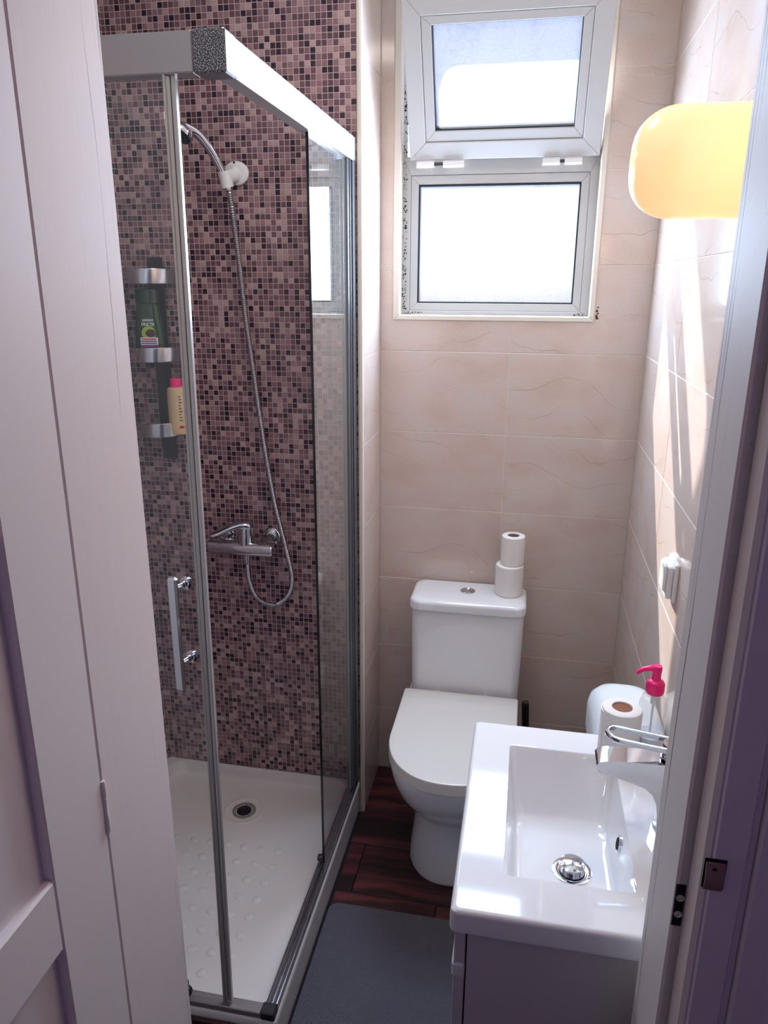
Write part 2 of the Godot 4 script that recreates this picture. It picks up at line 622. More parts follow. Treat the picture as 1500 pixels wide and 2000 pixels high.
func build_shell() -> void:
	# floor with wood-look planks running across the room
	var g := G.new()
	g.box(Vector3(-1.62, -0.10, -0.25), Vector3(0.12, -0.009, 1.62), 0.001)
	var f := struct("floor", g, M.joint, "dark red-brown wood-look plank floor between the shower and the vanity")
	var row := 0
	var z := 0.0
	while z < 1.61:
		var x: float = -0.80 + [-0.427, -0.18, -0.55, -0.30][row % 4]
		while x < 0.02:
			var x0 := maxf(x, -0.798)
			var x1 := minf(x + 0.6, 0.0)
			if x1 - x0 > 0.03:
				g = G.new()
				g.box(Vector3(x0 + 0.0009, -0.012, z + 0.0009), Vector3(x1 - 0.0009, 0.0, minf(z + 0.2, 1.62) - 0.0009), 0.0012)
				var du := rng.randf() * 5.0
				var dv := rng.randf() * 5.0
				if row == 2 and x0 < -0.5:
					dv = 0.13
				part("plank", g, M.wood, f, 20.0, func(p: Vector3, _n: Vector3): return Vector2((p.x + du) / 1.6, (p.z + dv) / 0.5))
			x += 0.6
		z += 0.2
		row += 1
	# back wall with the window opening
	g = G.new()
	g.box(Vector3(-0.83, -0.1, -0.062), Vector3(-0.748, 2.62, -0.0013), 0.0)
	g.box(Vector3(-0.154, -0.1, -0.062), Vector3(0.12, 2.62, -0.0013), 0.0)
	g.box(Vector3(-0.748, -0.1, -0.062), Vector3(-0.154, 1.592, -0.0013), 0.0)
	g.box(Vector3(-0.748, 2.485, -0.062), Vector3(-0.154, 2.62, -0.0013), 0.0)
	var w := struct("wall_back", g, M.grout, "back wall of veined beige tiles behind the toilet and around the window")
	var hole := PackedVector2Array([Vector2(-0.748, 1.592), Vector2(-0.154, 1.592), Vector2(-0.154, 2.486), Vector2(-0.748, 2.486)])
	tiles(w, [-0.787, -0.390, 0.0], 0.0, 10, Transform3D(Basis(), Vector3(0, 0, -0.008)), 2, hole)
	# right wall
	g = G.new()
	g.box(Vector3(0.0013, -0.1, -0.062), Vector3(0.12, 2.62, 1.62), 0.0)
	w = struct("wall_right", g, M.grout, "right wall of glossy beige tiles behind the vanity and the lamp")
	tiles(w, [0.0, 0.488, 0.988, 1.48], 0.0, 10, Transform3D(Basis(Vector3(0, 0, 1), Vector3(0, 1, 0), Vector3(-1, 0, 0)), Vector3(0.008, 0, 0)), 0)
	# partition that ends the shower: tiled on its side face, mosaic on the face towards the shower
	g = G.new()
	g.box(Vector3(-1.62, -0.1, -0.062), Vector3(-0.7885, 2.62, 0.2488), 0.0)
	w = struct("wall_partition", g, M.mosaic_grout, "shower end wall covered in small purple-brown mosaic, beige tiles on its side")
	tiles(w, [0.0, 0.243], 0.0, 10, Transform3D(Basis(Vector3(0, 0, 1), Vector3(0, 1, 0), Vector3(1, 0, 0)), Vector3(-0.795, 0, 0)), 0)
	g = G.new()
	g.sweep([Vector3(-0.7935, 0.0, 0.2475), Vector3(-0.7935, 2.6, 0.2475)], [Vector2(0.0075, 0.0075)], Vector3.BACK, 16, 0.6)
	struct("trim_1", g, M.trim, "ivory edge strip down the corner of the shower end wall")
	# left wall
	g = G.new()
	g.box(Vector3(-1.62, -0.1, 0.246), Vector3(-1.4862, 2.62, 1.62), 0.0)
	struct("wall_left", g, M.mosaic_grout, "left shower wall of small purple-brown mosaic beside the corner shelf")
	# front wall with the doorway
	g = G.new()
	g.box(Vector3(-1.489, -0.1, 1.49), Vector3(-0.818, 2.62, 1.62), 0.0)
	g.box(Vector3(-0.118, -0.1, 1.49), Vector3(0.008, 2.62, 1.62), 0.0)
	g.box(Vector3(-0.818, 2.075, 1.49), Vector3(-0.118, 2.62, 1.62), 0.0)
	struct("wall_front", g, M.plaster, "plastered wall that holds the bathroom doorway")
	g = G.new()
	g.box(Vector3(-1.7, 2.6, -0.062), Vector3(1.25, 2.72, 3.5), 0.0)
	struct("ceiling", g, M.plaster, "plain white ceiling over the bathroom and the hall")


func palette(i: float) -> Color:         # linear colours of the mosaic
	var c: Color
	if i < 0.17:
		c = Color(0.024, 0.015, 0.025).lerp(Color(0.05, 0.03, 0.042), rng.randf())
	elif i < 0.50:
		c = Color(0.115, 0.062, 0.076).lerp(Color(0.19, 0.108, 0.118), rng.randf())
	elif i < 0.83:
		c = Color(0.23, 0.142, 0.147).lerp(Color(0.36, 0.235, 0.228), rng.randf())
	else:
		c = Color(0.42, 0.30, 0.27).lerp(Color(0.56, 0.42, 0.37), rng.randf())
	return Color(c.r * 0.93, c.g * 0.87, c.b * 0.96)


func build_mosaic() -> void:
	var pitch := 0.0150
	var size := 0.0131
	var wall := get_node("wall_partition")
	var spots := []
	var eye := Vector3(-0.33156, 1.69215, 2.3124)
	var y := 0.106
	var prev := 0.5
	while y < 2.59:
		var x := -0.8015
		while x > -1.49:
			var c := rng.randf()
			if c < 0.17 and prev < 0.17 and rng.randf() < 0.6:
				c = rng.randf_range(0.2, 1.0)
			prev = c
			spots.append([Vector3(x - pitch / 2 + 0.00075, y + pitch / 2, 0.25), palette(c)])
			x -= pitch
		y += pitch
	spots.sort_custom(func(a, b): return eye.distance_squared_to(a[0]) < eye.distance_squared_to(b[0]))
	# the nearest three hundred one by one
	var piece := G.new()
	piece.box(Vector3(-size / 2, -size / 2, -0.004), Vector3(size / 2, size / 2, 0.0), 0.0006)
	var pm := piece.mesh(20.0)
	var shades := []
	for k in 14:
		var m := mat(palette((k + 0.5) / 14.0).linear_to_srgb(), 0.22)
		shades.append(m)
	for k in 300:
		var o := mosaic_piece(wall, pm, shades[rng.randi() % 14], k)
		o.position = spots[k][0]
	mosaic_mass(wall, spots.slice(300), size, Basis())
	# left wall
	var side := []
	y = 0.106
	while y < 2.59:
		var z := 0.252
		while z < 1.13:
			side.append([Vector3(-1.485, y + pitch / 2, z + pitch / 2), palette(rng.randf())])
			z += pitch
		y += pitch
	mosaic_mass(get_node("wall_left"), side, size, Basis(Vector3(0, 0, -1), Vector3(0, 1, 0), Vector3(1, 0, 0)))


func mosaic_piece(wall: Node3D, mesh: Mesh, m: Material, k: int) -> MeshInstance3D:
	var o := MeshInstance3D.new()
	o.name = "mosaic_tile" if k == 0 else "mosaic_tile_%03d" % k
	o.mesh = mesh
	o.material_override = m
	wall.add_child(o)
	return o


func mosaic_mass(wall: Node3D, spots: Array, size: float, turn: Basis) -> void:
	var V := PackedVector3Array()
	var N := PackedVector3Array()
	var C := PackedColorArray()
	var h := size / 2
	var b := 0.0006
	var faces := []
	var O := [Vector3(-h, -h, -b), Vector3(h, -h, -b), Vector3(h, h, -b), Vector3(-h, h, -b)]
	var I := [Vector3(-h + b, -h + b, 0), Vector3(h - b, -h + b, 0), Vector3(h - b, h - b, 0), Vector3(-h + b, h - b, 0)]
	var D := [Vector3(-h, -h, -0.0036), Vector3(h, -h, -0.0036), Vector3(h, h, -0.0036), Vector3(-h, h, -0.0036)]
	faces.append([I[0], I[1], I[2], I[3], Vector3.BACK])
	for k in 4:
		var q := (k + 1) % 4
		var out: Vector3 = [Vector3.DOWN, Vector3.RIGHT, Vector3.UP, Vector3.LEFT][k]
		faces.append([O[k], O[q], I[q], I[k], (out + Vector3.BACK).normalized()])
		faces.append([D[k], D[q], O[q], O[k], out])
	var tri := PackedVector3Array()
	var nrm := PackedVector3Array()
	for f in faces:
		for k in [0, 2, 1, 0, 3, 2]:
			tri.append(turn * f[k])
			nrm.append(turn * f[4])
	var one := PackedColorArray()
	one.resize(tri.size())
	for s in spots:
		var at: Vector3 = s[0]
		V.append_array(Transform3D(Basis(), at) * tri)
		N.append_array(nrm)
		one.fill(s[1])
		C.append_array(one)
	var a := []
	a.resize(Mesh.ARRAY_MAX)
	a[Mesh.ARRAY_VERTEX] = V
	a[Mesh.ARRAY_NORMAL] = N
	a[Mesh.ARRAY_COLOR] = C
	var m := ArrayMesh.new()
	m.add_surface_from_arrays(Mesh.PRIMITIVE_TRIANGLES, a)
	var o := put("mosaic_tiles", m, M.mosaic, wall)
	o.set_meta("kind", "stuff")


# ------------------------------------------------------------------ window
func frame_bars(g: G, x0: float, x1: float, y0: float, y1: float, w: Array, z0: float, z1: float, b: float, xf := Transform3D()) -> void:
	# four mitred bars; w = [left, right, bottom, top] widths
	var o := [Vector2(x0, y0), Vector2(x1, y0), Vector2(x1, y1), Vector2(x0, y1)]
	var i := [Vector2(x0 + w[0], y0 + w[2]), Vector2(x1 - w[1], y0 + w[2]), Vector2(x1 - w[1], y1 - w[3]), Vector2(x0 + w[0], y1 - w[3])]
	for k in 4:
		var q := (k + 1) % 4
		g.slab(PackedVector2Array([o[k], o[q], i[q], i[k]]), z0, z1, b, xf)


func build_window() -> void:
	# ivory trim lining the opening
	var g := G.new()
	frame_bars(g, -0.748, -0.154, 1.5915, 2.486, [0.021, 0.016, 0.016, 0.016], -0.061, 0.0035, 0.0025)
	struct("trim_2", g, M.trim, "ivory tile trim lining the window opening", 25.0)
	# window: fixed lower light, tilting upper sash
	var win := Node3D.new()
	win.name = "window_1"
	win.position = Vector3(-0.45, 1.6, -0.04)
	win.set_meta("kind", "structure")
	win.set_meta("label", "white aluminium window with frosted panes, upper sash tilted inwards")
	add_child(win)
	g = G.new()
	frame_bars(g, -0.728, -0.169, 1.6065, 2.0495, [0.024, 0.024, 0.012, 0.0485], -0.061, -0.040, 0.0015)
	frame_bars(g, -0.728, -0.169, 2.0496, 2.471, [0.012, 0.020, 0.0001, 0.060], -0.061, -0.040, 0.0)
	var fillet := PackedVector2Array([Vector2(-0.716, 2.411)])
	for k in 9:
		var a := PI / 2 + PI / 2 * k / 8.0
		fillet.append(Vector2(-0.716 + 0.035 + cos(a) * 0.035, 2.411 - 0.035 + sin(a) * 0.035))
	g.slab(fillet, -0.061, -0.041, 0.0)
	part("window_frame", g, M.upvc, win, 25.0)
	g = G.new()
	frame_bars(g, -0.7035, -0.1935, 1.6195, 2.0, [0.0225, 0.0225, 0.022, 0.024], -0.060, -0.042, 0.0015)
	part("glazing_bead", g, M.upvc, win, 25.0)
	g = G.new()
	frame_bars(g, -0.681, -0.216, 1.6415, 1.976, [0.004, 0.004, 0.004, 0.005], -0.059, -0.046, 0.001)
	part("gasket", g, M.gasket, win, 25.0)
	var uvp := func(p: Vector3, _n: Vector3): return Vector2(p.x / 0.6, p.y / 0.48)
	part("pane", sheet(Vector3(-0.679, 1.643, -0.053), Vector3(-0.218, 1.974, -0.053), Transform3D()), M.pane, win, 25.0, uvp)
	# the upper sash turns about its bottom edge
	var sash := Transform3D(Basis(Vector3.RIGHT, deg_to_rad(29.3)), Vector3(0, 2.035, 0.0))
	g = G.new()
	frame_bars(g, -0.700, -0.175, 0.0, 0.405, [0.046, 0.049, 0.047, 0.053], -0.042, 0.0, 0.002, sash)
	var sf := part("sash", g, M.upvc, win, 25.0)
	g = G.new()
	frame_bars(g, -0.653, -0.225, 0.048, 0.351, [0.0265, 0.024, 0.028, 0.021], -0.036, -0.002, 0.002, sash)
	part("sash_bead", g, M.upvc, sf, 25.0)
	g = G.new()
	frame_bars(g, -0.6285, -0.247, 0.0745, 0.3315, [0.004, 0.004, 0.005, 0.003], -0.034, -0.007, 0.001, sash)
	part("sash_gasket", g, M.gasket, sf, 25.0)
	part("sash_pane", sheet(Vector3(-0.627, 0.076, -0.02), Vector3(-0.2485, 0.331, -0.02), sash), M.pane, sf, 25.0, uvp)
	# barrel hinges
	for h in [[-0.682, -0.632, -0.606, -0.548], [-0.328, -0.281, -0.268, -0.221]]:
		g = G.new()
		for k in [0, 2]:
			g.sweep([Vector3(h[k], 2.024, -0.006), Vector3(h[k + 1], 2.0245, -0.006)], [Vector2(0.010, 0.009)], Vector3.UP, 20, 0.8)
		var hh := part("hinge", g, M.white_plastic, win)
		g = G.new()
		g.sweep([Vector3(h[1], 2.024, -0.006), Vector3(h[2], 2.024, -0.006)], [Vector2(0.0055, 0.0055)], Vector3.UP, 16)
		part("hinge_pin", g, M.steel_dark, hh)
	# mould specks in the left reveal and a rusty chip by the lower right corner: flecks with a shape of their own
	var flecks := G.new()
	for k in 170:
		var yy := 1.62 + pow(rng.randf(), 1.2) * 0.62
		var r := rng.randf_range(0.0007, 0.0026)
		var at := Vector3(-0.7265 + rng.randf_range(0.0, 0.012), yy, -0.0395)
		flecks.lathe([Vector2(r, 0.0), Vector2(r * 0.7, 0.0005)], facing(at, Vector3(0, 0, 1)), 6, rng.randf_range(0.6, 1.4), rng.randf_range(0.6, 1.6))
	for k in 24:
		var r := rng.randf_range(0.0006, 0.0022)
		flecks.lathe([Vector2(r, 0.0), Vector2(r * 0.7, 0.0005)], facing(Vector3(-0.72 + rng.randf() * 0.06 if k % 2 == 0 else -0.178 - rng.randf() * 0.04, 1.6085 + rng.randf() * 0.006, -0.0395), Vector3(0, 0, 1)), 6)
	var mo := part("mould_speck", flecks, M.grime, win)
	mo.set_meta("kind", "stuff")
	var chips := G.new()
	for k in 16:
		var r := rng.randf_range(0.001, 0.0034)
		chips.lathe([Vector2(r, 0.0), Vector2(r * 0.6, 0.0006)], facing(Vector3(-0.1465 + rng.randf_range(-0.004, 0.004), 1.60 + rng.randf() * 0.035, 0.0), Vector3(0, 0, 1)), 6, rng.randf_range(0.5, 1.2), rng.randf_range(0.7, 1.8))
	var ch := part("rust_fleck", chips, M.rust, win)
	ch.set_meta("kind", "stuff")


func sheet(a: Vector3, b: Vector3, xf: Transform3D) -> G:       # one face, for textured window glass
	var g := G.new()
	g.quad(xf * a, xf * Vector3(b.x, a.y, a.z), xf * b, xf * Vector3(a.x, b.y, a.z))
	return g


# ------------------------------------------------------------------ doorway and door
func paint_uv(along: int, du: float) -> Callable:
	return func(p: Vector3, n: Vector3) -> Vector2:
		var u := p.z if absf(n.x) > 0.6 else p.x
		return Vector2((u + du) / 0.16, p.y / 2.1)


func build_doorway() -> void:
	var g := G.new()
	g.box(Vector3(-0.818, 0.0, 1.478), Vector3(-0.80, 2.06, 1.6352), 0.0022)
	g.box(Vector3(-0.8175, 2.06, 1.478), Vector3(-0.118, 2.075, 1.60), 0.002)
	struct("trim_left", g, M.paint_left, "white painted left door lining with fine cracks along its edge", 25.0, paint_uv(0, -1.478))
	g = G.new()
	g.box(Vector3(-0.140, 0.0, 1.478), Vector3(-0.116, 2.06, 1.601), 0.003)
	g.box(Vector3(-0.1285, 0.0, 1.5995), Vector3(-0.1165, 2.06, 1.6445), 0.005)
	struct("trim_right", g, M.paint, "cracked white paint on the right door lining with its rebate", 25.0, paint_uv(0, -1.452))
	g = G.new()
	g.box(Vector3(-0.1215, 0.0, 1.622), Vector3(-0.089, 2.11, 1.6465), 0.002)
	g.box(Vector3(-0.0885, 0.0, 1.622), Vector3(-0.081, 2.11, 1.6395), 0.001)
	g.box(Vector3(-0.081, 0.0, 1.622), Vector3(-0.02, 2.11, 1.6465), 0.003)
	struct("trim_architrave", g, M.gloss_paint, "grooved hall side architrave right of the doorway", 25.0)
	# latch keeps
	var k := thing("latch_keep", "small curved metal latch keep screwed to the hall side architrave", "latch keep", Vector3(-0.1155, 1.105, 1.647))
	g = G.new()
	var lip := []
	for i in 9:
		var t := i / 8.0
		lip.append(Vector3(-0.1185, 1.1415 - 0.032 * t, 1.6478 + 0.004 * sin(t * PI) * t + 0.0015))
	g.sweep(lip, [Vector2(0.0095, 0.0012)], Vector3.BACK, 12, 0.5)
	part("keep_plate", g, M.brass_old, k)
	g = G.new()
	g.lathe([Vector2(0.0028, 0.0), Vector2(0.0022, 0.0012)], facing(Vector3(-0.1195, 1.1345, 1.650), Vector3.BACK), 14)
	part("screw", g, M.iron, k)
	g = G.new()
	g.box(Vector3(-0.1288, 1.1085, 1.6462), Vector3(-0.1075, 1.1445, 1.6475), 0.0005)
	part("keep_recess", g, M.iron, k)
	k = thing("strike_plate", "dark iron strike plate with two holes set in the right door rebate", "strike plate", Vector3(-0.134, 1.0, 1.601))
	g = G.new()
	g.box(Vector3(-0.1395, 1.012, 1.6008), Vector3(-0.1292, 1.068, 1.6022), 0.0006)
	part("plate", g, M.iron, k)
	for yy in [1.051, 1.029]:
		g = G.new()
		g.lathe([Vector2(0.0046, 0.0), Vector2(0.0046, 0.0012), Vector2(0.0030, 0.0012), Vector2(0.0026, 0.0004)], facing(Vector3(-0.1342, yy, 1.6020), Vector3.BACK), 16)
		part("ring", g, M.steel, k)
	# the door leaf stands open, in line with the lining
	var d := Node3D.new()
	d.name = "door_1"
	d.position = Vector3(-0.82, 0.0, 1.637)
	d.set_meta("kind", "structure")
	d.set_meta("label", "open white painted panelled door on the left, folded back along the lining")
	add_child(d)
	var x0 := -0.842
	var x1 := -0.8004
	var uv := paint_uv(0, 3.3)
	for s in [[1.6355, 1.738], [2.205, 2.305]]:
		g = G.new()
		g.box(Vector3(x0, 0.012, s[0]), Vector3(x1, 2.035, s[1]), 0.002)
		part("stile", g, M.gloss_paint, d, 25.0)
	for r in [[0.012, 0.21], [0.984, 1.078], [1.464, 1.56], [1.93, 2.035]]:
		g = G.new()
		g.box(Vector3(x0, r[0], 1.737), Vector3(x1 - 0.0004, r[1], 2.206), 0.003)
		part("rail", g, M.gloss_paint, d, 25.0)
	for r in [[0.21, 0.984], [1.078, 1.464], [1.56, 1.93]]:
		g = G.new()
		g.box(Vector3(x0 + 0.008, r[0] - 0.002, 1.735), Vector3(x1 - 0.0115, r[1] + 0.002, 2.208), 0.001)
		part("panel", g, M.gloss_paint, d, 25.0)
	g = G.new()
	for yy in [[1.055, 1.128]]:
		g.lathe([Vector2(0.003, yy[0]), Vector2(0.0042, yy[0] + 0.004), Vector2(0.0042, yy[0] + 0.022), Vector2(0.0032, yy[0] + 0.026), Vector2(0.0036, yy[0] + 0.045), Vector2(0.0028, yy[0] + 0.049), Vector2(0.0044, yy[0] + 0.053), Vector2(0.0040, yy[1] - 0.004), Vector2(0.003, yy[1])], Transform3D(Basis(), Vector3(-0.8005, 0, 1.634)), 14)
	part("painted_hinge", g, M.gloss_paint, d)


func build_hall() -> void:
	# the unlit hall the camera stands in
	var g := G.new()
	g.box(Vector3(-1.62, -0.1, 1.622), Vector3(1.25, 0.0, 3.5), 0.0)
	struct("floor_hall", g, M.wood, "dark wood floor of the hall outside the bathroom", 25.0, func(p: Vector3, _n: Vector3): return Vector2(p.x / 1.6, p.z / 0.5))
	g = G.new()
	g.box(Vector3(-1.05, -0.05, 1.612), Vector3(-0.93, 2.65, 3.42), 0.0)
	struct("wall_hall_left", g, M.hall, "pale left wall of the hall behind the open door")
	g = G.new()
	g.box(Vector3(1.13, -0.05, 1.5), Vector3(1.25, 2.65, 3.42), 0.0)
	struct("wall_hall_right", g, M.hall, "pale right wall of the hall")
	g = G.new()
	g.box(Vector3(0.112, -0.05, 1.502), Vector3(1.14, 2.65, 1.6215), 0.0)
	struct("wall_hall_front", g, M.hall, "hall wall to the right of the bathroom doorway")
	g = G.new()
	g.box(Vector3(-1.05, -0.05, 3.4), Vector3(1.25, 2.65, 3.5), 0.0)
	struct("wall_hall_rear", g, M.hall, "rear wall of the hall behind the viewer")
	# a dim violet-tinted ceiling lamp in the hall
	var t := thing("hall_lamp", "dim round ceiling lamp of the hall behind the viewer", "lamp", Vector3(0.1, 2.6, 2.9))
	g = G.new()
	g.lathe([Vector2(0.09, 2.6), Vector2(0.095, 2.58), Vector2(0.085, 2.55), Vector2(0.04, 2.53), Vector2(0.004, 2.527)], Transform3D(Basis(), Vector3(0.1, 0, 2.9)), 28)
	var hm := mat(Color(0.8, 0.78, 0.9), 0.4)
	hm.emission_enabled = true
	hm.emission = Color(0.62, 0.55, 0.95)
	hm.emission_energy_multiplier = 0.6
	part("shade", g, hm, t)
	var o := OmniLight3D.new()
	o.name = "hall_light"
	o.light_color = Color(0.80, 0.60, 0.96)
	o.light_energy = 0.045
	o.light_size = 0.08
	o.omni_range = 8.0
	o.omni_attenuation = 2.0
	o.shadow_enabled = true
	t.add_child(o)
	o.position = Vector3(0, -0.16, 0)


# ------------------------------------------------------------------ shower
func build_shower() -> void:
	# tray
	var t := thing("shower_tray", "white rectangular shower tray with raised dots under the mosaic wall", "shower tray", Vector3(-1.14, 0.0, 0.69))
	var g := G.new()
	var X0 := -1.4845
	var X1 := -0.80
	var Z0 := 0.2505
	var Z1 := 1.122
	var L := []
	for k in [[0.0, 0.006, 0.01], [0.088, 0.003, 0.01], [0.100, 0.0, 0.012], [0.114, 0.0, 0.012], [0.1195, 0.003, 0.012], [0.121, 0.008, 0.012]]:
		L.append(rrect(X0 + k[1], X1 - k[1], Z0 + k[1], Z1 - k[1], k[2], k[0], 8))
	for k in [[0.121, 0.032, 0.05], [0.119, 0.036, 0.05], [0.110, 0.039, 0.05], [0.092, 0.043, 0.055], [0.084, 0.048, 0.055], [0.0805, 0.056, 0.055], [0.0795, 0.075, 0.05]]:
		L.append(rrect(X0 + k[1] * 0.8, X1 - k[1], Z0 + k[1] * 0.4, Z1 - k[1], k[2], k[0], 8))
	g.loft(L)
	part("tray_body", g, M.acrylic, t, 35.0)
	var dot := G.new()
	dot.lathe([Vector2(0.0125, -0.001), Vector2(0.0120, 0.0006), Vector2(0.0095, 0.0018), Vector2(0.0055, 0.0026), Vector2(0.001, 0.003)], Transform3D(), 16)
	var dm := dot.mesh(60.0)
	for r in 8:
		for c in 8:
			if (r == 7 and (c < 2 or c > 6)) or (r == 0 and (c == 0)):
				continue
			var o := put("raised_dot", dm, M.acrylic, t)
			o.position = Vector3(-1.353 + c * 0.0535 + 0.0, 0.0795, 0.574 + r * 0.0612) - t.position
	g = G.new()
	g.lathe([Vector2(0.064, 0.0785), Vector2(0.0635, 0.0815), Vector2(0.060, 0.083), Vector2(0.056, 0.0815), Vector2(0.052, 0.0805), Vector2(0.046, 0.0803)], Transform3D(Basis(), Vector3(-1.143, 0, 0.423)), 48)
	part("drain_rim", g, M.acrylic, t, 60.0)
	g = G.new()
	g.lathe([Vector2(0.038, 0.079), Vector2(0.0375, 0.0822), Vector2(0.034, 0.083), Vector2(0.0265, 0.0815), Vector2(0.0245, 0.079)], Transform3D(Basis(), Vector3(-1.143, 0, 0.423)), 40)
	part("drain_ring", g, M.alu, t)
	g = G.new()
	g.lathe([Vector2(0.024, 0.0795), Vector2(0.0235, 0.0815), Vector2(0.012, 0.0835), Vector2(0.001, 0.084)], Transform3D(Basis(), Vector3(-1.143, 0, 0.423)), 32)
	g.box(Vector3(-1.166, 0.0832, 0.4215), Vector3(-1.12, 0.0855, 0.4245), 0.0008)
	g.box(Vector3(-1.1445, 0.0832, 0.40), Vector3(-1.1415, 0.0855, 0.446), 0.0008)
	part("drain_grate", g, M.steel_dark, t)
	# dark plinth in front of the tray
	g = G.new()
	g.box(Vector3(-1.485, 0.0, 1.1235), Vector3(-0.806, 0.100, 1.133), 0.001)
	var pl := part("plinth", g, M.wood, t, 20.0, func(p: Vector3, _n: Vector3): return Vector2(p.x / 1.6, p.y / 0.5))
	pl.set_meta("label", "dark wood-look plinth below the tray front")

	# enclosure
	var e := thing("shower_enclosure", "corner shower enclosure of clear glass with white aluminium rails over the tray", "shower enclosure", Vector3(-0.815, 0.12, 1.105))
	g = G.new()
	g.box(Vector3(-0.834, 1.998, 0.252), Vector3(-0.803, 2.055, 1.078), 0.002)
	var rail := part("top_rail_side", g, M.alu, e, 25.0)
	rail.name = "top_rail"
	g = G.new()
	g.box(Vector3(-1.486, 1.998, 1.089), Vector3(-0.8545, 2.055, 1.121), 0.002)
	part("top_rail", g, M.alu_satin, e, 25.0)
	g = G.new()
	g.box(Vector3(-0.8550, 1.9965, 1.0775), Vector3(-0.8015, 2.0565, 1.1225), 0.003)
	var cb := part("corner_bracket", g, M.speckle, e, 25.0)
	cb.set_meta("label", "speckled grey corner bracket")
	# bottom rails with two tracks
	g = G.new()
	for k in [[-0.8335, -0.8255, 0.1325], [-0.8265, -0.8185, 0.139], [-0.8165, -0.809, 0.1325], [-0.81, -0.8035, 0.128]]:
		g.box(Vector3(k[0], 0.1205, 0.252), Vector3(k[1], k[2], 1.092), 0.0012)
	g.box(Vector3(-0.8345, 0.1205, 0.252), Vector3(-0.803, 0.1245, 1.092), 0.001)
	part("bottom_rail", g, M.steel, e, 25.0)
	g = G.new()
	g.box(Vector3(-1.486, 0.1205, 1.0905), Vector3(-0.834, 0.137, 1.1185), 0.002)
	part("bottom_rail", g, M.alu_satin, e, 25.0)
	g = G.new()
	g.box(Vector3(-0.8355, 0.1205, 1.0915), Vector3(-0.802, 0.1435, 1.1215), 0.003)
	part("corner_foot", g, M.steel_dark, e, 25.0)
	# wall profile in two steps
	g = G.new()
	g.box(Vector3(-0.834, 0.139, 0.2515), Vector3(-0.8035, 1.998, 0.286), 0.002)
	g.box(Vector3(-0.829, 0.139, 0.286), Vector3(-0.8085, 1.998, 0.326), 0.002)
	g.box(Vector3(-0.832, 0.139, 0.303), Vector3(-0.8055, 1.998, 0.309), 0.001)
	part("wall_profile", g, M.alu_dark, e, 25.0)
	# side glass
	g = G.new()
	g.box(Vector3(-0.8175, 0.141, 0.323), Vector3(-0.8125, 2.0, 0.655), 0.0)
	part("glass_panel", g, M.glass, e, 20.0)
	g = G.new()
	g.box(Vector3(-0.818, 0.141, 0.6545), Vector3(-0.812, 2.0, 0.6575), 0.0005)
	part("glass_edge", g, M.glass_edge, e, 20.0)
	g = G.new()
	g.lathe([Vector2(0.009, -0.007), Vector2(0.010, -0.005), Vector2(0.010, 0.005), Vector2(0.009, 0.007)], facing(Vector3(-0.8265, 0.149, 0.648), Vector3.RIGHT), 20)
	part("roller", g, M.steel_dark, e)
	# front sliding door with its upright, handle and roller
	var d := Node3D.new()
	d.name = "sliding_door"
	e.add_child(d)
	g = G.new()
	g.box(Vector3(-1.478, 0.139, 1.1025), Vector3(-0.914, 1.999, 1.1075), 0.0)
	part("glass", g, M.glass_front, d, 20.0)
	g = G.new()
	var tilt := Transform3D(Basis(Vector3.BACK, deg_to_rad(-0.45)), Vector3(-0.9085, 1.07, 1.105))
	g.box(Vector3(-0.0085, -0.925, -0.010), Vector3(0.003, 0.93, 0.010), 0.003, tilt)
	g.box(Vector3(-0.0065, -0.925, 0.008), Vector3(-0.0025, 0.93, 0.0135), 0.0015, tilt)
	g.box(Vector3(0.003, -0.925, -0.006), Vector3(0.011, 0.93, 0.006), 0.002, tilt)
	part("upright", g, M.alu, d, 25.0)
	g = G.new()
	g.box(Vector3(-0.9565, 0.952, 1.1375), Vector3(-0.9375, 1.182, 1.1495), 0.0035)
	for yy in [1.160, 1.008]:
		g.lathe([Vector2(0.0075, 0.0), Vector2(0.0075, 0.0165), Vector2(0.0062, 0.0185), Vector2(0.0062, 0.032)], facing(Vector3(-0.9345, yy, 1.1075), Vector3(-0.28, 0, 1)), 20)
		g.lathe([Vector2(0.0125, 0.0), Vector2(0.0135, 0.002), Vector2(0.0135, 0.0065), Vector2(0.0115, 0.009), Vector2(0.0075, 0.0095)], facing(Vector3(-0.9345, yy, 1.1075), Vector3(-0.28, 0, 1)), 24)
	part("handle", g, M.chrome, d, 30.0)
	g = G.new()
	g.lathe([Vector2(0.013, -0.006), Vector2(0.015, -0.003), Vector2(0.015, 0.003), Vector2(0.013, 0.006)], facing(Vector3(-1.012, 0.158, 1.114), Vector3.BACK), 24)
	g.box(Vector3(-1.019, 0.158, 1.108), Vector3(-1.005, 0.188, 1.117), 0.003)
	part("door_roller", g, M.steel_dark, d)

	# riser bracket, hand shower and hose
	var b := thing("shower_bracket", "round white wall bracket holding the hand shower", "bracket", Vector3(-1.135, 1.976, 0.25))
	g = G.new()
	g.lathe([Vector2(0.028, 0.0), Vector2(0.030, 0.002), Vector2(0.030, 0.006), Vector2(0.027, 0.009), Vector2(0.012, 0.011)], facing(Vector3(-1.130, 1.977, 0.25), Vector3.BACK), 36, 1.0, 1.15)
	part("rosette", g, M.white_plastic, b)
	g = G.new()
	g.sweep([Vector3(-1.131, 1.974, 0.257), Vector3(-1.134, 1.968, 0.275), Vector3(-1.139, 1.962, 0.293)], [Vector2(0.016, 0.021), Vector2(0.012, 0.017), Vector2(0.013, 0.017)], Vector3.UP, 20)
	g.lathe([Vector2(0.0165, -0.020), Vector2(0.0165, 0.020), Vector2(0.0125, 0.020), Vector2(0.0125, -0.020)], facing(Vector3(-1.142, 1.957, 0.302), Vector3(-0.14, 1.0, 0.22)), 24)
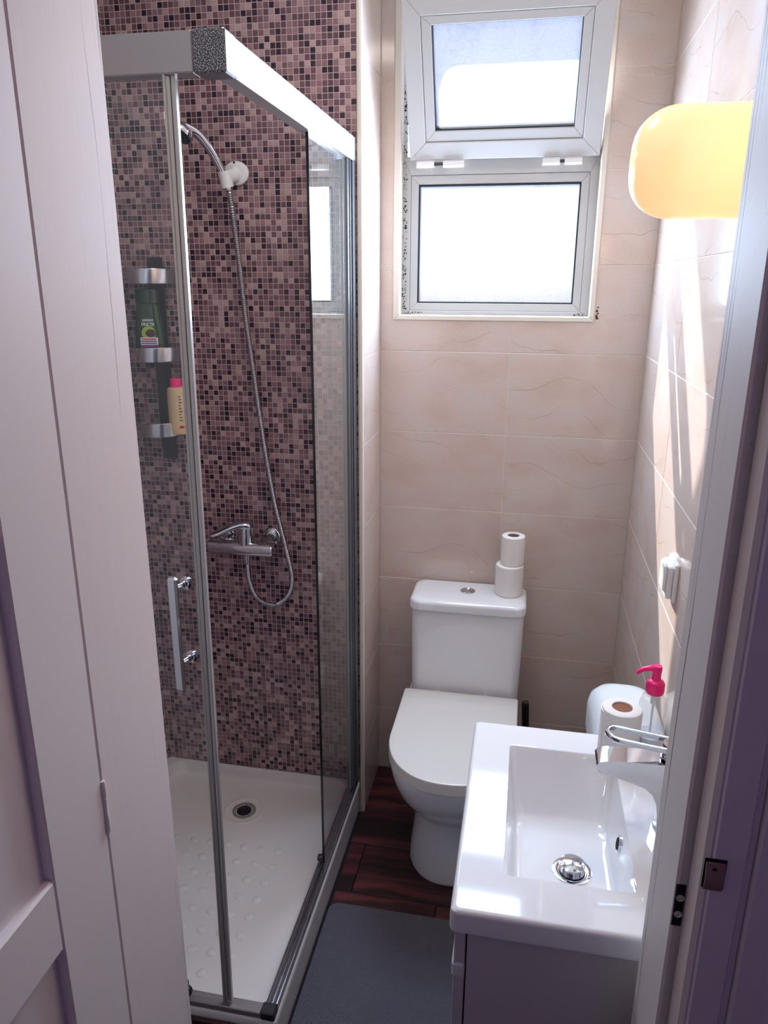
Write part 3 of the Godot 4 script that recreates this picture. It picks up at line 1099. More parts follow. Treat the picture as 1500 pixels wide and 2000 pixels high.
	part("cradle", g, M.white_plastic, b)
	g = G.new()
	g.lathe([Vector2(0.003, 0.0), Vector2(0.0025, 0.001)], facing(Vector3(-1.1335, 2.003, 0.259), Vector3.BACK), 12)
	part("screw", g, M.iron, b)
	var hs := thing("hand_shower", "curved chrome hand shower resting in the white wall bracket", "shower head", Vector3(-1.142, 1.957, 0.302))
	g = G.new()
	var hp := spline([Vector3(-1.137, 1.932, 0.297), Vector3(-1.145, 1.966, 0.305), Vector3(-1.160, 2.005, 0.322), Vector3(-1.177, 2.040, 0.343), Vector3(-1.197, 2.062, 0.360), Vector3(-1.220, 2.068, 0.374)], 6)
	var hr := []
	for i in hp.size():
		var u := float(i) / (hp.size() - 1)
		hr.append(Vector2(lerpf(0.0098, 0.0135, u) + 0.007 * smoothstep(0.75, 1.0, u), lerpf(0.0098, 0.012, u)))
	g.sweep(hp, hr, Vector3(0.5, 0.6, -0.6), 20)
	part("shower_handle", g, M.chrome, hs)
	g = G.new()
	var face := facing(Vector3(-1.229, 2.059, 0.380), Vector3(-0.30, -0.85, 0.42))
	g.lathe([Vector2(0.004, -0.022), Vector2(0.022, -0.018), Vector2(0.035, -0.008), Vector2(0.0385, 0.002), Vector2(0.0365, 0.008)], face, 36)
	part("head", g, M.chrome, hs, 50.0)
	g = G.new()
	g.lathe([Vector2(0.036, 0.006), Vector2(0.035, 0.0095), Vector2(0.028, 0.011), Vector2(0.001, 0.0115)], face, 36)
	for k in 14:
		var a := TAU * k / 14
		g.lathe([Vector2(0.0016, 0.0105), Vector2(0.0012, 0.013)], face * Transform3D(Basis(), Vector3(cos(a) * 0.024, 0, sin(a) * 0.024)), 8)
	part("spray_face", g, M.teal_face, hs)
	var ho := thing("shower_hose", "ribbed steel shower hose looping from the mixer up to the hand shower", "hose", Vector3(-1.1, 0.73, 0.29))
	g = G.new()
	var pts := spline([Vector3(-1.137, 1.934, 0.297), Vector3(-1.134, 1.895, 0.292), Vector3(-1.131, 1.852, 0.288), Vector3(-1.124, 1.741, 0.280), Vector3(-1.114, 1.605, 0.280), Vector3(-1.099, 1.464, 0.280), Vector3(-1.084, 1.320, 0.280), Vector3(-1.067, 1.186, 0.282), Vector3(-1.047, 1.062, 0.285), Vector3(-1.019, 0.932, 0.285), Vector3(-1.0035, 0.835, 0.283), Vector3(-1.021, 0.774, 0.283), Vector3(-1.066, 0.742, 0.285), Vector3(-1.113, 0.765, 0.295), Vector3(-1.132, 0.825, 0.306), Vector3(-1.133, 0.888, 0.312)], 8)
	var fine := []
	for i in pts.size() - 1:
		var n := maxi(1, int(pts[i].distance_to(pts[i + 1]) / 0.0016))
		for k in n:
			fine.append(pts[i].lerp(pts[i + 1], float(k) / n))
	var radii := []
	for i in fine.size():
		var rr := 0.0083 if i % 3 != 0 else 0.0066
		radii.append(Vector2(rr, rr))
	g.sweep(fine, radii, Vector3.BACK, 10)
	part("hose", g, M.steel, ho, 50.0)
	g = G.new()
	g.lathe([Vector2(0.0085, 0.0), Vector2(0.0095, 0.004), Vector2(0.0095, 0.016), Vector2(0.008, 0.020)], facing(Vector3(-1.133, 0.886, 0.312), Vector3.UP), 20)
	part("hose_nut", g, M.chrome, ho)

	# mixer tap
	var mx := thing("shower_mixer", "chrome single lever shower mixer on the mosaic wall", "mixer tap", Vector3(-1.13, 0.93, 0.31))
	g = G.new()
	g.sweep([Vector3(-1.249, 0.936, 0.313), Vector3(-1.246, 0.936, 0.313), Vector3(-1.05, 0.936, 0.313), Vector3(-1.047, 0.936, 0.313)], [Vector2(0.022, 0.019), Vector2(0.025, 0.022), Vector2(0.025, 0.022), Vector2(0.022, 0.019)], Vector3.UP, 28, 0.72)
	g.lathe([Vector2(0.011, 0.0), Vector2(0.011, 0.022)], facing(Vector3(-1.133, 0.90, 0.312), Vector3.UP), 20)
	part("mixer_body", g, M.chrome, mx, 30.0)
	for xx in [-1.073, -1.223]:
		g = G.new()
		g.lathe([Vector2(0.029, 0.0), Vector2(0.030, 0.003), Vector2(0.026, 0.010), Vector2(0.016, 0.014)], facing(Vector3(xx, 0.955, 0.25), Vector3.BACK), 32)
		g.sweep([Vector3(xx, 0.955, 0.262), Vector3(xx, 0.952, 0.28), Vector3(xx, 0.944, 0.298)], [Vector2(0.014, 0.014), Vector2(0.013, 0.013), Vector2(0.014, 0.014)], Vector3.RIGHT, 20)
		part("wall_union", g, M.chrome, mx)
	g = G.new()
	g.lathe([Vector2(0.0235, 0.948), Vector2(0.0235, 0.975), Vector2(0.0225, 1.0), Vector2(0.013, 1.006), Vector2(0.002, 1.008)], Transform3D(Basis(), Vector3(-1.134, 0, 0.313)), 32)
	g.sweep(spline([Vector3(-1.118, 1.004, 0.308), Vector3(-1.140, 1.010, 0.318), Vector3(-1.170, 1.005, 0.334), Vector3(-1.205, 0.991, 0.352), Vector3(-1.228, 0.984, 0.362)], 5), [Vector2(0.016, 0.010), Vector2(0.020, 0.013), Vector2(0.022, 0.014), Vector2(0.022, 0.0135), Vector2(0.0215, 0.013), Vector2(0.021, 0.0125), Vector2(0.0205, 0.012), Vector2(0.020, 0.0115), Vector2(0.0195, 0.011), Vector2(0.019, 0.0105), Vector2(0.019, 0.010), Vector2(0.0185, 0.0095), Vector2(0.018, 0.009), Vector2(0.0175, 0.0085), Vector2(0.017, 0.008), Vector2(0.0165, 0.008), Vector2(0.016, 0.0075), Vector2(0.015, 0.007), Vector2(0.014, 0.007), Vector2(0.012, 0.006), Vector2(0.008, 0.005)], Vector3.UP, 20)
	part("lever", g, M.chrome, mx, 40.0)

	# three-tier corner shelf
	var sh := thing("shower_shelf", "three-tier stainless steel shower shelf on the mosaic wall", "shelf", Vector3(-1.388, 1.19, 0.25))
	g = G.new()
	g.box(Vector3(-1.411, 1.185, 0.2502), Vector3(-1.363, 1.765, 0.2535), 0.001)
	part("back_strip", g, M.steel_dark, sh, 25.0)
	g = G.new()
	g.lathe([Vector2(0.0035, 0.0), Vector2(0.003, 0.0015)], facing(Vector3(-1.387, 1.752, 0.2535), Vector3.BACK), 14)
	part("screw", g, M.iron, sh)
	for yy in [1.694, 1.484, 1.272]:
		g = G.new()
		var arc := []
		for k in 33:
			var a := PI * k / 32.0
			arc.append(Vector3(-1.387 - cos(a) * 0.0865, yy + 0.0195, 0.2545 + sin(a) * 0.118))
		g.sweep(arc, [Vector2(0.0009, 0.0195)], Vector3.UP, 8, 0.3)
		var tier := part("band", g, M.steel, sh, 30.0)
		g = G.new()
		var half := PackedVector2Array()
		for k in 25:
			var a := PI * k / 24.0
			half.append(Vector2(-1.387 - cos(a) * 0.085, -(0.2545 + sin(a) * 0.1165)))
		g.slab(half, yy + 0.003, yy + 0.006, 0.0, Transform3D(Basis(Vector3(1, 0, 0), Vector3(0, 0, -1), Vector3(0, 1, 0)), Vector3.ZERO))
		part("shelf_plate", g, M.shelf_plate, tier, 25.0)


# ------------------------------------------------------------------ toilet
func dshape(cx: float, w: float, zb: float, zf: float, y: float, n := 40, r := 0.008) -> PackedVector3Array:
	# straight back at zb, rounded front reaching zf, half width w
	var L := PackedVector3Array()
	var zc := zf - w * 1.12
	for k in n + 1:                       # front half: from +x round the front to -x
		var a := -PI * k / n
		var c := cos(a)
		var s := sin(a)
		L.append(Vector3(cx + signf(c) * pow(absf(c), 0.86) * w, y, zc - s * (zf - zc)))
	for k in 5:
		var a := PI / 2 * k / 4.0
		L.append(Vector3(cx - w + r - cos(a) * r, y, zb + r - sin(a) * r))
	for k in 5:
		var a := PI / 2 * k / 4.0
		L.append(Vector3(cx + w - r + sin(a) * r, y, zb + r - cos(a) * r))
	L.reverse()
	return L


func build_toilet() -> void:
	var t := thing("toilet", "white close-coupled toilet with its lid closed below the window", "toilet", Vector3(-0.478, 0.0, 0.35))
	var cx := -0.483
	# pan: foot, waist, bowl
	var g := G.new()
	var L := []
	for k in [[0.0, 0.122, 0.03, 0.525], [0.012, 0.126, 0.028, 0.53], [0.06, 0.122, 0.028, 0.525], [0.13, 0.114, 0.028, 0.512], [0.185, 0.113, 0.028, 0.507], [0.215, 0.122, 0.028, 0.522], [0.25, 0.142, 0.028, 0.560], [0.295, 0.162, 0.028, 0.602], [0.345, 0.174, 0.028, 0.632], [0.385, 0.179, 0.028, 0.645], [0.404, 0.179, 0.028, 0.646], [0.412, 0.174, 0.032, 0.640]]:
		L.append(dshape(cx, k[1], k[2], k[3], k[0]))
	g.loft(L)
	part("pan", g, M.ceramic, t, 50.0)
	g = G.new()
	L = []
	for k in [[0.4125, 0.0, 0.012], [0.4165, 0.0, 0.012], [0.4168, 0.0, 0.001], [0.418, 0.0, 0.0], [0.447, 0.0, 0.0], [0.4505, 0.0, 0.002], [0.452, 0.0, 0.006], [0.4525, 0.0, 0.02]]:
		L.append(dshape(cx, 0.1805 - k[2], 0.196 + k[2], 0.662 - k[2], k[0]))
	g.loft(L)
	part("lid", g, M.seat, t, 35.0)
	for xx in [-0.56, -0.405]:
		g = G.new()
		g.lathe([Vector2(0.011, 0.41), Vector2(0.012, 0.437), Vector2(0.009, 0.442)], Transform3D(Basis(), Vector3(xx, 0, 0.187)), 18)
		part("seat_hinge", g, M.seat, t)
	# cistern
	g = G.new()
	L = []
	for k in [[0.405, 0.008, 0.02], [0.42, 0.005, 0.03], [0.55, 0.002, 0.03], [0.722, 0.0, 0.03]]:
		L.append(rrect(-0.652 + k[1], -0.300 - k[1], 0.012, 0.182 - k[1] * 0.5, k[2], k[0], 8))
	g.loft(L)
	part("cistern", g, M.ceramic, t, 35.0)
	g = G.new()
	L = []
	for k in [[0.7225, 0.004, 0.03], [0.725, 0.0, 0.034], [0.745, 0.0, 0.036], [0.7525, 0.004, 0.034], [0.7565, 0.012, 0.03], [0.7580, 0.03, 0.025]]:
		var ring := rrect(-0.658 + k[1], -0.295 - k[1], 0.008 + k[1] * 0.5, 0.188 - k[1], k[2], k[0], 10)
		for i in ring.size():             # gently bowed front
			if ring[i].z > 0.1:
				ring[i].z += 0.012 * (1.0 - pow((ring[i].x + 0.4765) / 0.182, 2.0))
		L.append(ring)
	g.loft(L)
	var lid := part("cistern_lid", g, M.ceramic, t, 40.0)
	g = G.new()
	var at := Transform3D(Basis(), Vector3(-0.481, 0, 0.092))
	g.lathe([Vector2(0.0240, 0.7575), Vector2(0.0240, 0.7605), Vector2(0.0205, 0.762), Vector2(0.0165, 0.7605), Vector2(0.016, 0.7595)], at, 36)
	g.lathe([Vector2(0.0155, 0.759), Vector2(0.015, 0.7615), Vector2(0.010, 0.7625), Vector2(0.008, 0.7605), Vector2(0.0075, 0.7625), Vector2(0.001, 0.7635)], at, 32)
	part("flush_button", g, M.chrome, lid, 30.0)
	# rolls on the cistern
	paper_roll("toilet_roll", "white toilet roll standing on the cistern with another roll on it", Vector3(-0.3535, 0.7575, 0.082), 0.0435, 0.100, "core_dark", 0.4)
	paper_roll("toilet_roll", "narrower white toilet roll on top of the roll on the cistern", Vector3(-0.3475, 0.8578, 0.078), 0.0365, 0.094, "core_dark", 1.6)
	# brush
	var b := thing("toilet_brush", "black toilet brush handle rising from a dark holder beside the toilet", "toilet brush", Vector3(-0.255, 0.0, 0.155))
	g = G.new()
	g.lathe([Vector2(0.044, 0.0), Vector2(0.046, 0.004), Vector2(0.042, 0.10), Vector2(0.039, 0.103), Vector2(0.034, 0.10)], Transform3D(Basis(), Vector3(-0.255, 0, 0.155)), 32)
	part("holder", g, M.dark_plastic, b)
	g = G.new()
	g.sweep([Vector3(-0.255, 0.08, 0.155), Vector3(-0.262, 0.2, 0.165), Vector3(-0.2745, 0.34, 0.178), Vector3(-0.2795, 0.425, 0.183), Vector3(-0.2800, 0.434, 0.1835), Vector3(-0.2803, 0.438, 0.184)], [Vector2(0.008, 0.008), Vector2(0.0095, 0.009), Vector2(0.0112, 0.010), Vector2(0.0120, 0.010), Vector2(0.0105, 0.0085), Vector2(0.006, 0.004)], Vector3.BACK, 18, 0.7)
	part("handle", g, M.dark_plastic, b)


func paper_roll(called: String, label: String, at: Vector3, r: float, h: float, core: String, turn: float) -> void:
	var t := thing(called, label, "toilet roll", at, "toilet rolls")
	var g := G.new()
	var n := 48
	var L := []
	for k in [[0.0, 0.004], [0.002, 0.001], [0.006, 0.0], [h - 0.006, 0.0], [h - 0.002, 0.001], [h, 0.004]]:
		var ring := PackedVector3Array()
		for j in n:
			var a := TAU * j / n
			var wob := 1.0 + 0.012 * sin(a * 3.0 + turn) + 0.008 * sin(a * 7.0 + 2.0 * turn + k[0] * 30.0)
			ring.append(Vector3(cos(a) * (r - k[1]) * wob, k[0], -sin(a) * (r - k[1]) * wob))
		L.append(ring)
	var hole := minf(0.020, r * 0.52)
	for k in [[h, 0.0], [h - 0.004, -0.001], [0.02, -0.001]]:
		var ring := PackedVector3Array()
		for j in n:
			var a := TAU * j / n
			ring.append(Vector3(cos(a) * (hole + k[1]), k[0], -sin(a) * (hole + k[1])))
		L.append(ring)
	g.loft(L)
	put("paper", g.mesh(40.0), M.paper, t)
	g = G.new()
	g.lathe([Vector2(hole - 0.0002, h - 0.003), Vector2(hole - 0.0015, h - 0.0025), Vector2(hole - 0.0018, 0.012), Vector2(0.001, 0.0115)], Transform3D(), 32)
	put("core", g.mesh(40.0), M[core], t)
	# loose end of the sheet, lying on the roll
	g = G.new()
	L = []
	for k in [0.0, 1.0]:
		var ring := PackedVector3Array()
		for j in 7:
			var a := turn + 0.16 * j
			ring.append(Vector3(cos(a) * (r * 1.016 + 0.0008), lerpf(0.004, h - 0.006, k), -sin(a) * (r * 1.016 + 0.0008)))
		for j in 7:
			var a := turn + 0.16 * (6 - j)
			ring.append(Vector3(cos(a) * r * 0.99, lerpf(0.004, h - 0.006, k), -sin(a) * r * 0.99))
		L.append(ring)
	g.loft(L)
	put("loose_end", g.mesh(40.0), M.paper, t)


# ------------------------------------------------------------------ vanity
func build_vanity() -> void:
	var t := thing("washbasin", "glossy white rectangular washbasin top on the vanity cabinet", "washbasin", Vector3(-0.2, 0.778, 1.18))
	var g := G.new()
	var L := []
	var x0 := -0.3985
	var z0 := 0.928
	var z1 := 1.4365
	L.append(rrect(-0.312, -0.132, 1.085, 1.337, 0.04, 0.7125))
	L.append(rrect(-0.333, -0.116, 0.994, 1.360, 0.02, 0.7775))
	for k in [[0.7785, 0.006, 0.008], [0.781, 0.001, 0.009], [0.786, 0.0, 0.009], [0.8125, 0.0, 0.009], [0.8175, 0.0015, 0.009], [0.8200, 0.005, 0.008], [0.8205, 0.009, 0.008]]:
		L.append(rrect(x0 + k[1], -0.0015, z0 + k[1], z1 - k[1], k[2], k[0], 6))
	# the bowl: long far slope, steep near and front sides
	for k in [[0.8203, 0.0, 0.0, 0.010], [0.8185, 0.025, 0.03, 0.010], [0.814, 0.06, 0.10, 0.010], [0.78, 0.34, 0.40, 0.012], [0.745, 0.66, 0.72, 0.016], [0.732, 0.80, 0.86, 0.020], [0.7255, 0.90, 1.0, 0.024], [0.7215, 1.06, 1.25, 0.026], [0.7195, 1.35, 1.8, 0.03]]:
		var u: float = k[1]
		var w: float = k[2]
		L.append(rrect(-0.3245 + 0.018 * w, -0.1245 - 0.015 * w, 1.0015 + 0.105 * u, 1.352 - 0.020 * w, k[3], k[0], 6))
	g.loft(L)
	part("basin", g, M.ceramic, t, 38.0)
	var d := Transform3D(Basis(), Vector3(-0.2065, 0, 1.209))
	g = G.new()
	g.lathe([Vector2(0.034, 0.7192), Vector2(0.0335, 0.7208), Vector2(0.029, 0.7218), Vector2(0.0255, 0.7210), Vector2(0.0235, 0.7195)], d, 40)
	var dr := part("drain", g, M.chrome, t, 60.0)
	g = G.new()
	g.lathe([Vector2(0.0215, 0.7195), Vector2(0.0215, 0.7215), Vector2(0.017, 0.7215), Vector2(0.017, 0.733), Vector2(0.0215, 0.7345), Vector2(0.0215, 0.7365), Vector2(0.014, 0.7395), Vector2(0.001, 0.7405)], d, 40)
	part("plug", g, M.chrome, dr, 35.0)
	g = G.new()
	g.lathe([Vector2(0.0225, 0.7193), Vector2(0.0222, 0.7205), Vector2(0.016, 0.7205)], d, 36)
	part("drain_gap", g, M.hole, dr)
	g = G.new()
	var ov := facing(Vector3(-0.1325, 0.778, 1.196), Vector3(-0.98, 0.16, 0.0))
	g.lathe([Vector2(0.0135, -0.002), Vector2(0.0135, 0.0012), Vector2(0.0120, 0.002), Vector2(0.0100, 0.001)], ov, 32)
	var of := part("overflow", g, M.chrome, t, 40.0)
	g = G.new()
	g.lathe([Vector2(0.0104, -0.002), Vector2(0.0104, 0.0020), Vector2(0.0100, 0.0022), Vector2(0.001, 0.0022)], ov, 24)
	part("overflow_hole", g, M.hole, of)

	# cabinet
	var c := thing("vanity_cabinet", "light grey vanity cabinet with drawers under the washbasin", "cabinet", Vector3(-0.19, 0.0, 1.18))
	g = G.new()
	g.box(Vector3(-0.3715, 0.06, 0.938), Vector3(-0.001, 0.7115, 1.4265), 0.0012)
	g.v.clear()
	var ring_at := func(y: float, i: float, o: float): return rrect(-0.3715 + i + o, -0.001 - i - o, 0.938 + i + o, 1.4265 - i - o, 0.002, y, 2)
	g.loft([ring_at.call(0.06, 0.0, 0.001), ring_at.call(0.061, 0.0, 0.0), ring_at.call(0.777, 0.0, 0.0), ring_at.call(0.778, 0.0, 0.001), ring_at.call(0.778, 0.015, 0.0), ring_at.call(0.706, 0.015, 0.0)])
	part("body", g, M.cabinet, c, 25.0)
	g = G.new()
	g.box(Vector3(-0.345, 0.0, 0.95), Vector3(-0.01, 0.0605, 1.41), 0.001)
	part("plinth", g, M.cabinet, c, 25.0)
	for k in [[0.714, 0.772], [0.39, 0.688], [0.07, 0.386]]:
		g = G.new()
		g.box(Vector3(-0.3905, k[0], 0.938), Vector3(-0.3738, k[1], 1.4265), 0.0012)
		var dw := part("drawer", g, M.cabinet, c, 25.0)
		if k[0] < 0.70:
			g = G.new()
			g.box(Vector3(-0.3935, k[1] - 0.0, 0.938), Vector3(-0.3735, k[1] + 0.0255, 1.4275), 0.003)
			part("handle_lip", g, M.white_plastic, dw, 25.0)

	# mixer tap on the basin
	var p := thing("basin_tap", "chrome basin mixer tap with an open loop lever", "tap", Vector3(-0.055, 0.82, 1.19))
	g = G.new()
	var z := 1.19
	var side := PackedVector2Array()
	for q in [Vector2(-0.076, 0.8205), Vector2(-0.0785, 0.826), Vector2(-0.0795, 0.85), Vector2(-0.083, 0.876), Vector2(-0.0905, 0.893), Vector2(-0.103, 0.904), Vector2(-0.125, 0.912), Vector2(-0.150, 0.918), Vector2(-0.172, 0.924), Vector2(-0.181, 0.930), Vector2(-0.1835, 0.938), Vector2(-0.179, 0.945), Vector2(-0.165, 0.949), Vector2(-0.130, 0.951), Vector2(-0.085, 0.952), Vector2(-0.050, 0.953), Vector2(-0.034, 0.952), Vector2(-0.030, 0.94), Vector2(-0.030, 0.826), Vector2(-0.032, 0.8205)]:
		side.append(q)
	g.slab(side, z - 0.021, z + 0.021, 0.006)
	part("spout", g, M.chrome, p, 50.0)
	g = G.new()
	g.lathe([Vector2(0.0125, 0.0), Vector2(0.0125, 0.008), Vector2(0.0095, 0.0085), Vector2(0.009, 0.003)], facing(Vector3(-0.166, 0.924, z), Vector3(-0.12, -1, 0)), 24)
	part("aerator", g, M.steel, p)
	g = G.new()
	g.lathe([Vector2(0.027, 0.8203), Vector2(0.028, 0.822), Vector2(0.027, 0.826), Vector2(0.024, 0.827)], Transform3D(Basis(), Vector3(-0.053, 0, z)), 36)
	part("base_ring", g, M.chrome, p)
	g = G.new()
	var loop := []
	for k in 28:                             # stadium-shaped loop, tilted up towards its tip
		var a := TAU * k / 28.0
		var cc := cos(a)
		var u := -0.108 + cc * 0.017 + (0.044 if cc > 0.0 else -0.044) * minf(1.0, absf(cc) * 4.0)
		loop.append(Vector3(u, 0.974 + (-u - 0.05) * 0.13, z + sin(a) * 0.0185))
	g.sweep(loop, [Vector2(0.0042, 0.0048)], Vector3.UP, 12, 0.6, true)
	part("lever", g, M.chrome, p, 40.0)
	g = G.new()
	g.lathe([Vector2(0.0215, 0.956), Vector2(0.022, 0.962), Vector2(0.022, 0.976), Vector2(0.020, 0.981), Vector2(0.010, 0.983), Vector2(0.001, 0.983)], Transform3D(Basis(), Vector3(-0.060, 0, z)), 36)
	part("lever_cap", g, M.chrome, p, 35.0)


# ------------------------------------------------------------------ right wall
func build_right_wall_things() -> void:
	var t := thing("wall_lamp", "glowing opal capsule lamp on the right wall beside the window", "lamp", Vector3(-0.002, 1.849, 1.18))
	var g := G.new()
	var prof := [Vector2(0.0685, 0.016), Vector2(0.0695, 0.05), Vector2(0.0695, 0.155)]
	for k in 10:
		var a := PI / 2 * (k + 1) / 10.0
		prof.append(Vector2(0.0195 + cos(a) * 0.050, 0.155 + sin(a) * 0.0565))
	prof.append(Vector2(0.001, 0.2118))
	g.lathe(prof, facing(Vector3(-0.002, 1.849, 1.18), Vector3.LEFT), 48)
	part("shade", g, M.opal, t, 50.0)
	g = G.new()
	g.lathe([Vector2(0.055, 0.0), Vector2(0.056, 0.004), Vector2(0.056, 0.016), Vector2(0.05, 0.018)], facing(Vector3(-0.001, 1.849, 1.18), Vector3.LEFT), 36)
	part("base", g, M.chrome, t, 40.0)
	g = G.new()
	g.lathe([Vector2(0.012, 0.018), Vector2(0.013, 0.05), Vector2(0.026, 0.085), Vector2(0.028, 0.105), Vector2(0.02, 0.127), Vector2(0.002, 0.134)], facing(Vector3(-0.002, 1.849, 1.18), Vector3.LEFT), 24)
	part("bulb", g, M.bulb, t, 60.0)
	var o := OmniLight3D.new()
	o.name = "lamp_light"
	o.light_color = Color(1.0, 0.80, 0.56)
	o.light_energy = 0.026
	o.light_size = 0.03
	o.omni_range = 6.0
	o.omni_attenuation = 2.0
	o.shadow_enabled = true
	t.add_child(o)
	o.position = Vector3(-0.105, 0.0, 0.0)
	# flat ceiling lamp above the frame
	t = thing("ceiling_lamp", "flat round white ceiling lamp in the middle of the bathroom ceiling", "lamp", Vector3(-0.62, 2.6, 0.85))
	g = G.new()
	g.lathe([Vector2(0.15, 2.6), Vector2(0.152, 2.575), Vector2(0.148, 2.565), Vector2(0.142, 2.563)], Transform3D(Basis(), Vector3(-0.62, 0, 0.85)), 40)
	part("base", g, M.white_plastic, t, 40.0)
	g = G.new()
	g.lathe([Vector2(0.140, 2.566), Vector2(0.136, 2.553), Vector2(0.10, 2.545), Vector2(0.001, 2.541)], Transform3D(Basis(), Vector3(-0.62, 0, 0.85)), 40)
	var dif := mat(Color(0.95, 0.93, 0.9), 0.4)
	dif.emission_enabled = true
	dif.emission = Color(1.0, 0.97, 0.94)
	dif.emission_energy_multiplier = 1.2
	part("diffuser", g, dif, t, 60.0)
	var al := AreaLight3D.new()
	al.name = "ceiling_light"
	al.area_size = Vector2(0.24, 0.24)
	al.light_energy = 0.19
	al.light_color = Color(1.0, 0.96, 0.93)
	al.area_range = 8.0
	al.area_attenuation = 2.0
	al.shadow_enabled = true
	t.add_child(al)
	al.position = Vector3(0, -0.063, 0)
	al.rotation_degrees = Vector3(-90, 0, 0)
	# light switch / socket
	var s := thing("wall_socket", "white wall socket with a raised cover above the washbasin", "socket", Vector3(0.0, 1.10, 0.74))
	g = G.new()
	g.box(Vector3(-0.009, 1.056, 0.700), Vector3(0.0005, 1.142, 0.783), 0.003)
	part("back_plate", g, M.white_plastic, s, 25.0)
	g = G.new()
	g.box(Vector3(-0.0215, 1.062, 0.709), Vector3(-0.009, 1.134, 0.776), 0.003)
	part("cover", g, M.white_plastic, s, 25.0)
	g = G.new()
	g.box(Vector3(-0.0285, 1.078, 0.722), Vector3(-0.0213, 1.136, 0.774), 0.003)
	part("flap", g, M.white_plastic, s, 25.0)


# ------------------------------------------------------------------ loose things
func build_small_things() -> void:
	var g := G.new()
	var L := []
	for k in [[0.0005, 0.001], [0.003, 0.0], [0.009, 0.0], [0.0115, 0.002], [0.012, 0.006]]:
		L.append(rrect(-0.797 + k[1], -0.386 - k[1], 0.656 + k[1], 1.27 - k[1], 0.028, k[0], 8))
	g.loft(L)
	var t := thing("bath_mat", "grey-blue woven bath mat between the shower and the vanity", "bath mat", Vector3(-0.59, 0.0, 0.96))
	part("mat", g, M.mat, t, 40.0)
	# tall bin in the corner
	t = thing("bathroom_bin", "tall white rounded plastic bin in the corner behind the basin", "bin", Vector3(-0.075, 0.0, 0.79))
	g = G.new()
	L = []
	for k in [[0.0, 0.022], [0.008, 0.015], [0.4, 0.007], [0.70, 0.003], [0.712, 0.003]]:
		L.append(rrect(-0.152 + k[1], -0.003 - k[1], 0.683 + k[1], 0.920 - k[1], 0.04, k[0], 8))
	g.loft(L)
	part("bin_body", g, M.bin, t, 35.0)
	g = G.new()
	L = []
	for k in [[0.7135, 0.003], [0.716, 0.0], [0.772, 0.0], [0.795, 0.005], [0.811, 0.016], [0.8185, 0.030], [0.8205, 0.05]]:
		L.append(rrect(-0.153 + k[1], -0.002 - k[1], 0.682 + k[1], 0.921 - k[1], 0.045, k[0], 8))
	g.loft(L)
	part("bin_lid", g, M.bin, t, 50.0)
	# on the basin top
	paper_roll("toilet_roll", "white toilet roll with a cardboard core on the washbasin beside the tap", Vector3(-0.1165, 0.8206, 0.985), 0.0375, 0.099, "card", 2.6)
	t = thing("soap_dispenser", "clear soap bottle with a bright pink pump on the washbasin", "soap bottle", Vector3(-0.058, 0.8206, 0.968))
	var at := Transform3D(Basis(), Vector3(-0.058, 0.8206, 0.968))
	g = G.new()
	g.lathe([Vector2(0.022, 0.0), Vector2(0.0255, 0.003), Vector2(0.0265, 0.012), Vector2(0.0268, 0.085), Vector2(0.0255, 0.105), Vector2(0.021, 0.118), Vector2(0.0145, 0.125), Vector2(0.0135, 0.131)], at, 36)
	part("bottle", g, M.clear, t, 50.0)
	g = G.new()
	g.lathe([Vector2(0.0205, 0.004), Vector2(0.0248, 0.008), Vector2(0.0252, 0.038), Vector2(0.001, 0.0382)], at, 32)
	part("soap", g, mat(Color(0.86, 0.88, 0.92), 0.2), t, 40.0)
	g = G.new()
	g.lathe([Vector2(0.0022, 0.012), Vector2(0.0022, 0.10), Vector2(0.006, 0.104), Vector2(0.006, 0.128)], at, 14)
	part("dip_tube", g, M.white_plastic, t)
	g = G.new()
	g.lathe([Vector2(0.0158, 0.127), Vector2(0.0165, 0.129), Vector2(0.0165, 0.149), Vector2(0.0145, 0.152), Vector2(0.0085, 0.155), Vector2(0.0080, 0.170), Vector2(0.0088, 0.171), Vector2(0.0090, 0.180), Vector2(0.0075, 0.184), Vector2(0.001, 0.185)], at, 32)
	for k in 22:
		var a := TAU * k / 22
		g.sweep([at * Vector3(cos(a) * 0.0164, 0.130, sin(a) * 0.0164), at * Vector3(cos(a) * 0.0164, 0.148, sin(a) * 0.0164)], [Vector2(0.0008, 0.0008)], Vector3.BACK, 6)
	g.sweep([at * Vector3(0.004, 0.178, 0), at * Vector3(-0.010, 0.1785, 0), at * Vector3(-0.024, 0.1755, 0.001), at * Vector3(-0.033, 0.169, 0.001), at * Vector3(-0.036, 0.1655, 0.001)], [Vector2(0.0085, 0.0062), Vector2(0.007, 0.006), Vector2(0.0052, 0.0046), Vector2(0.0044, 0.0038), Vector2(0.0040, 0.0035)], Vector3.UP, 14)
	part("pump", g, M.pink, t, 40.0)
	# on the shower shelf
	t = thing("shampoo_bottle", "dark green shampoo bottle with a fruit label on the middle shelf", "bottle", Vector3(-1.384, 1.4902, 0.322), "bottles on the shower shelf")
	at = Transform3D(Basis(Vector3.UP, 0.32), Vector3(-1.384, 1.4902, 0.322))
	g = G.new()
	L = []
	for k in [[0.0, 0.036, 0.019], [0.004, 0.039, 0.021], [0.03, 0.0405, 0.0215], [0.075, 0.0385, 0.0205], [0.11, 0.0345, 0.0195], [0.142, 0.0305, 0.0185], [0.150, 0.029, 0.018]]:
		var ring := PackedVector3Array()
		for j in 40:
			var a := TAU * j / 40.0
			var c := cos(a)
			var s := sin(a)
			ring.append(Vector3(signf(c) * pow(absf(c), 0.75) * k[1], k[0], -signf(s) * pow(absf(s), 0.75) * k[2]))
		L.append(ring)
	g.loft(L, at)
	part("bottle_body", g, M.green, t, 40.0)
	g = G.new()
	L = []
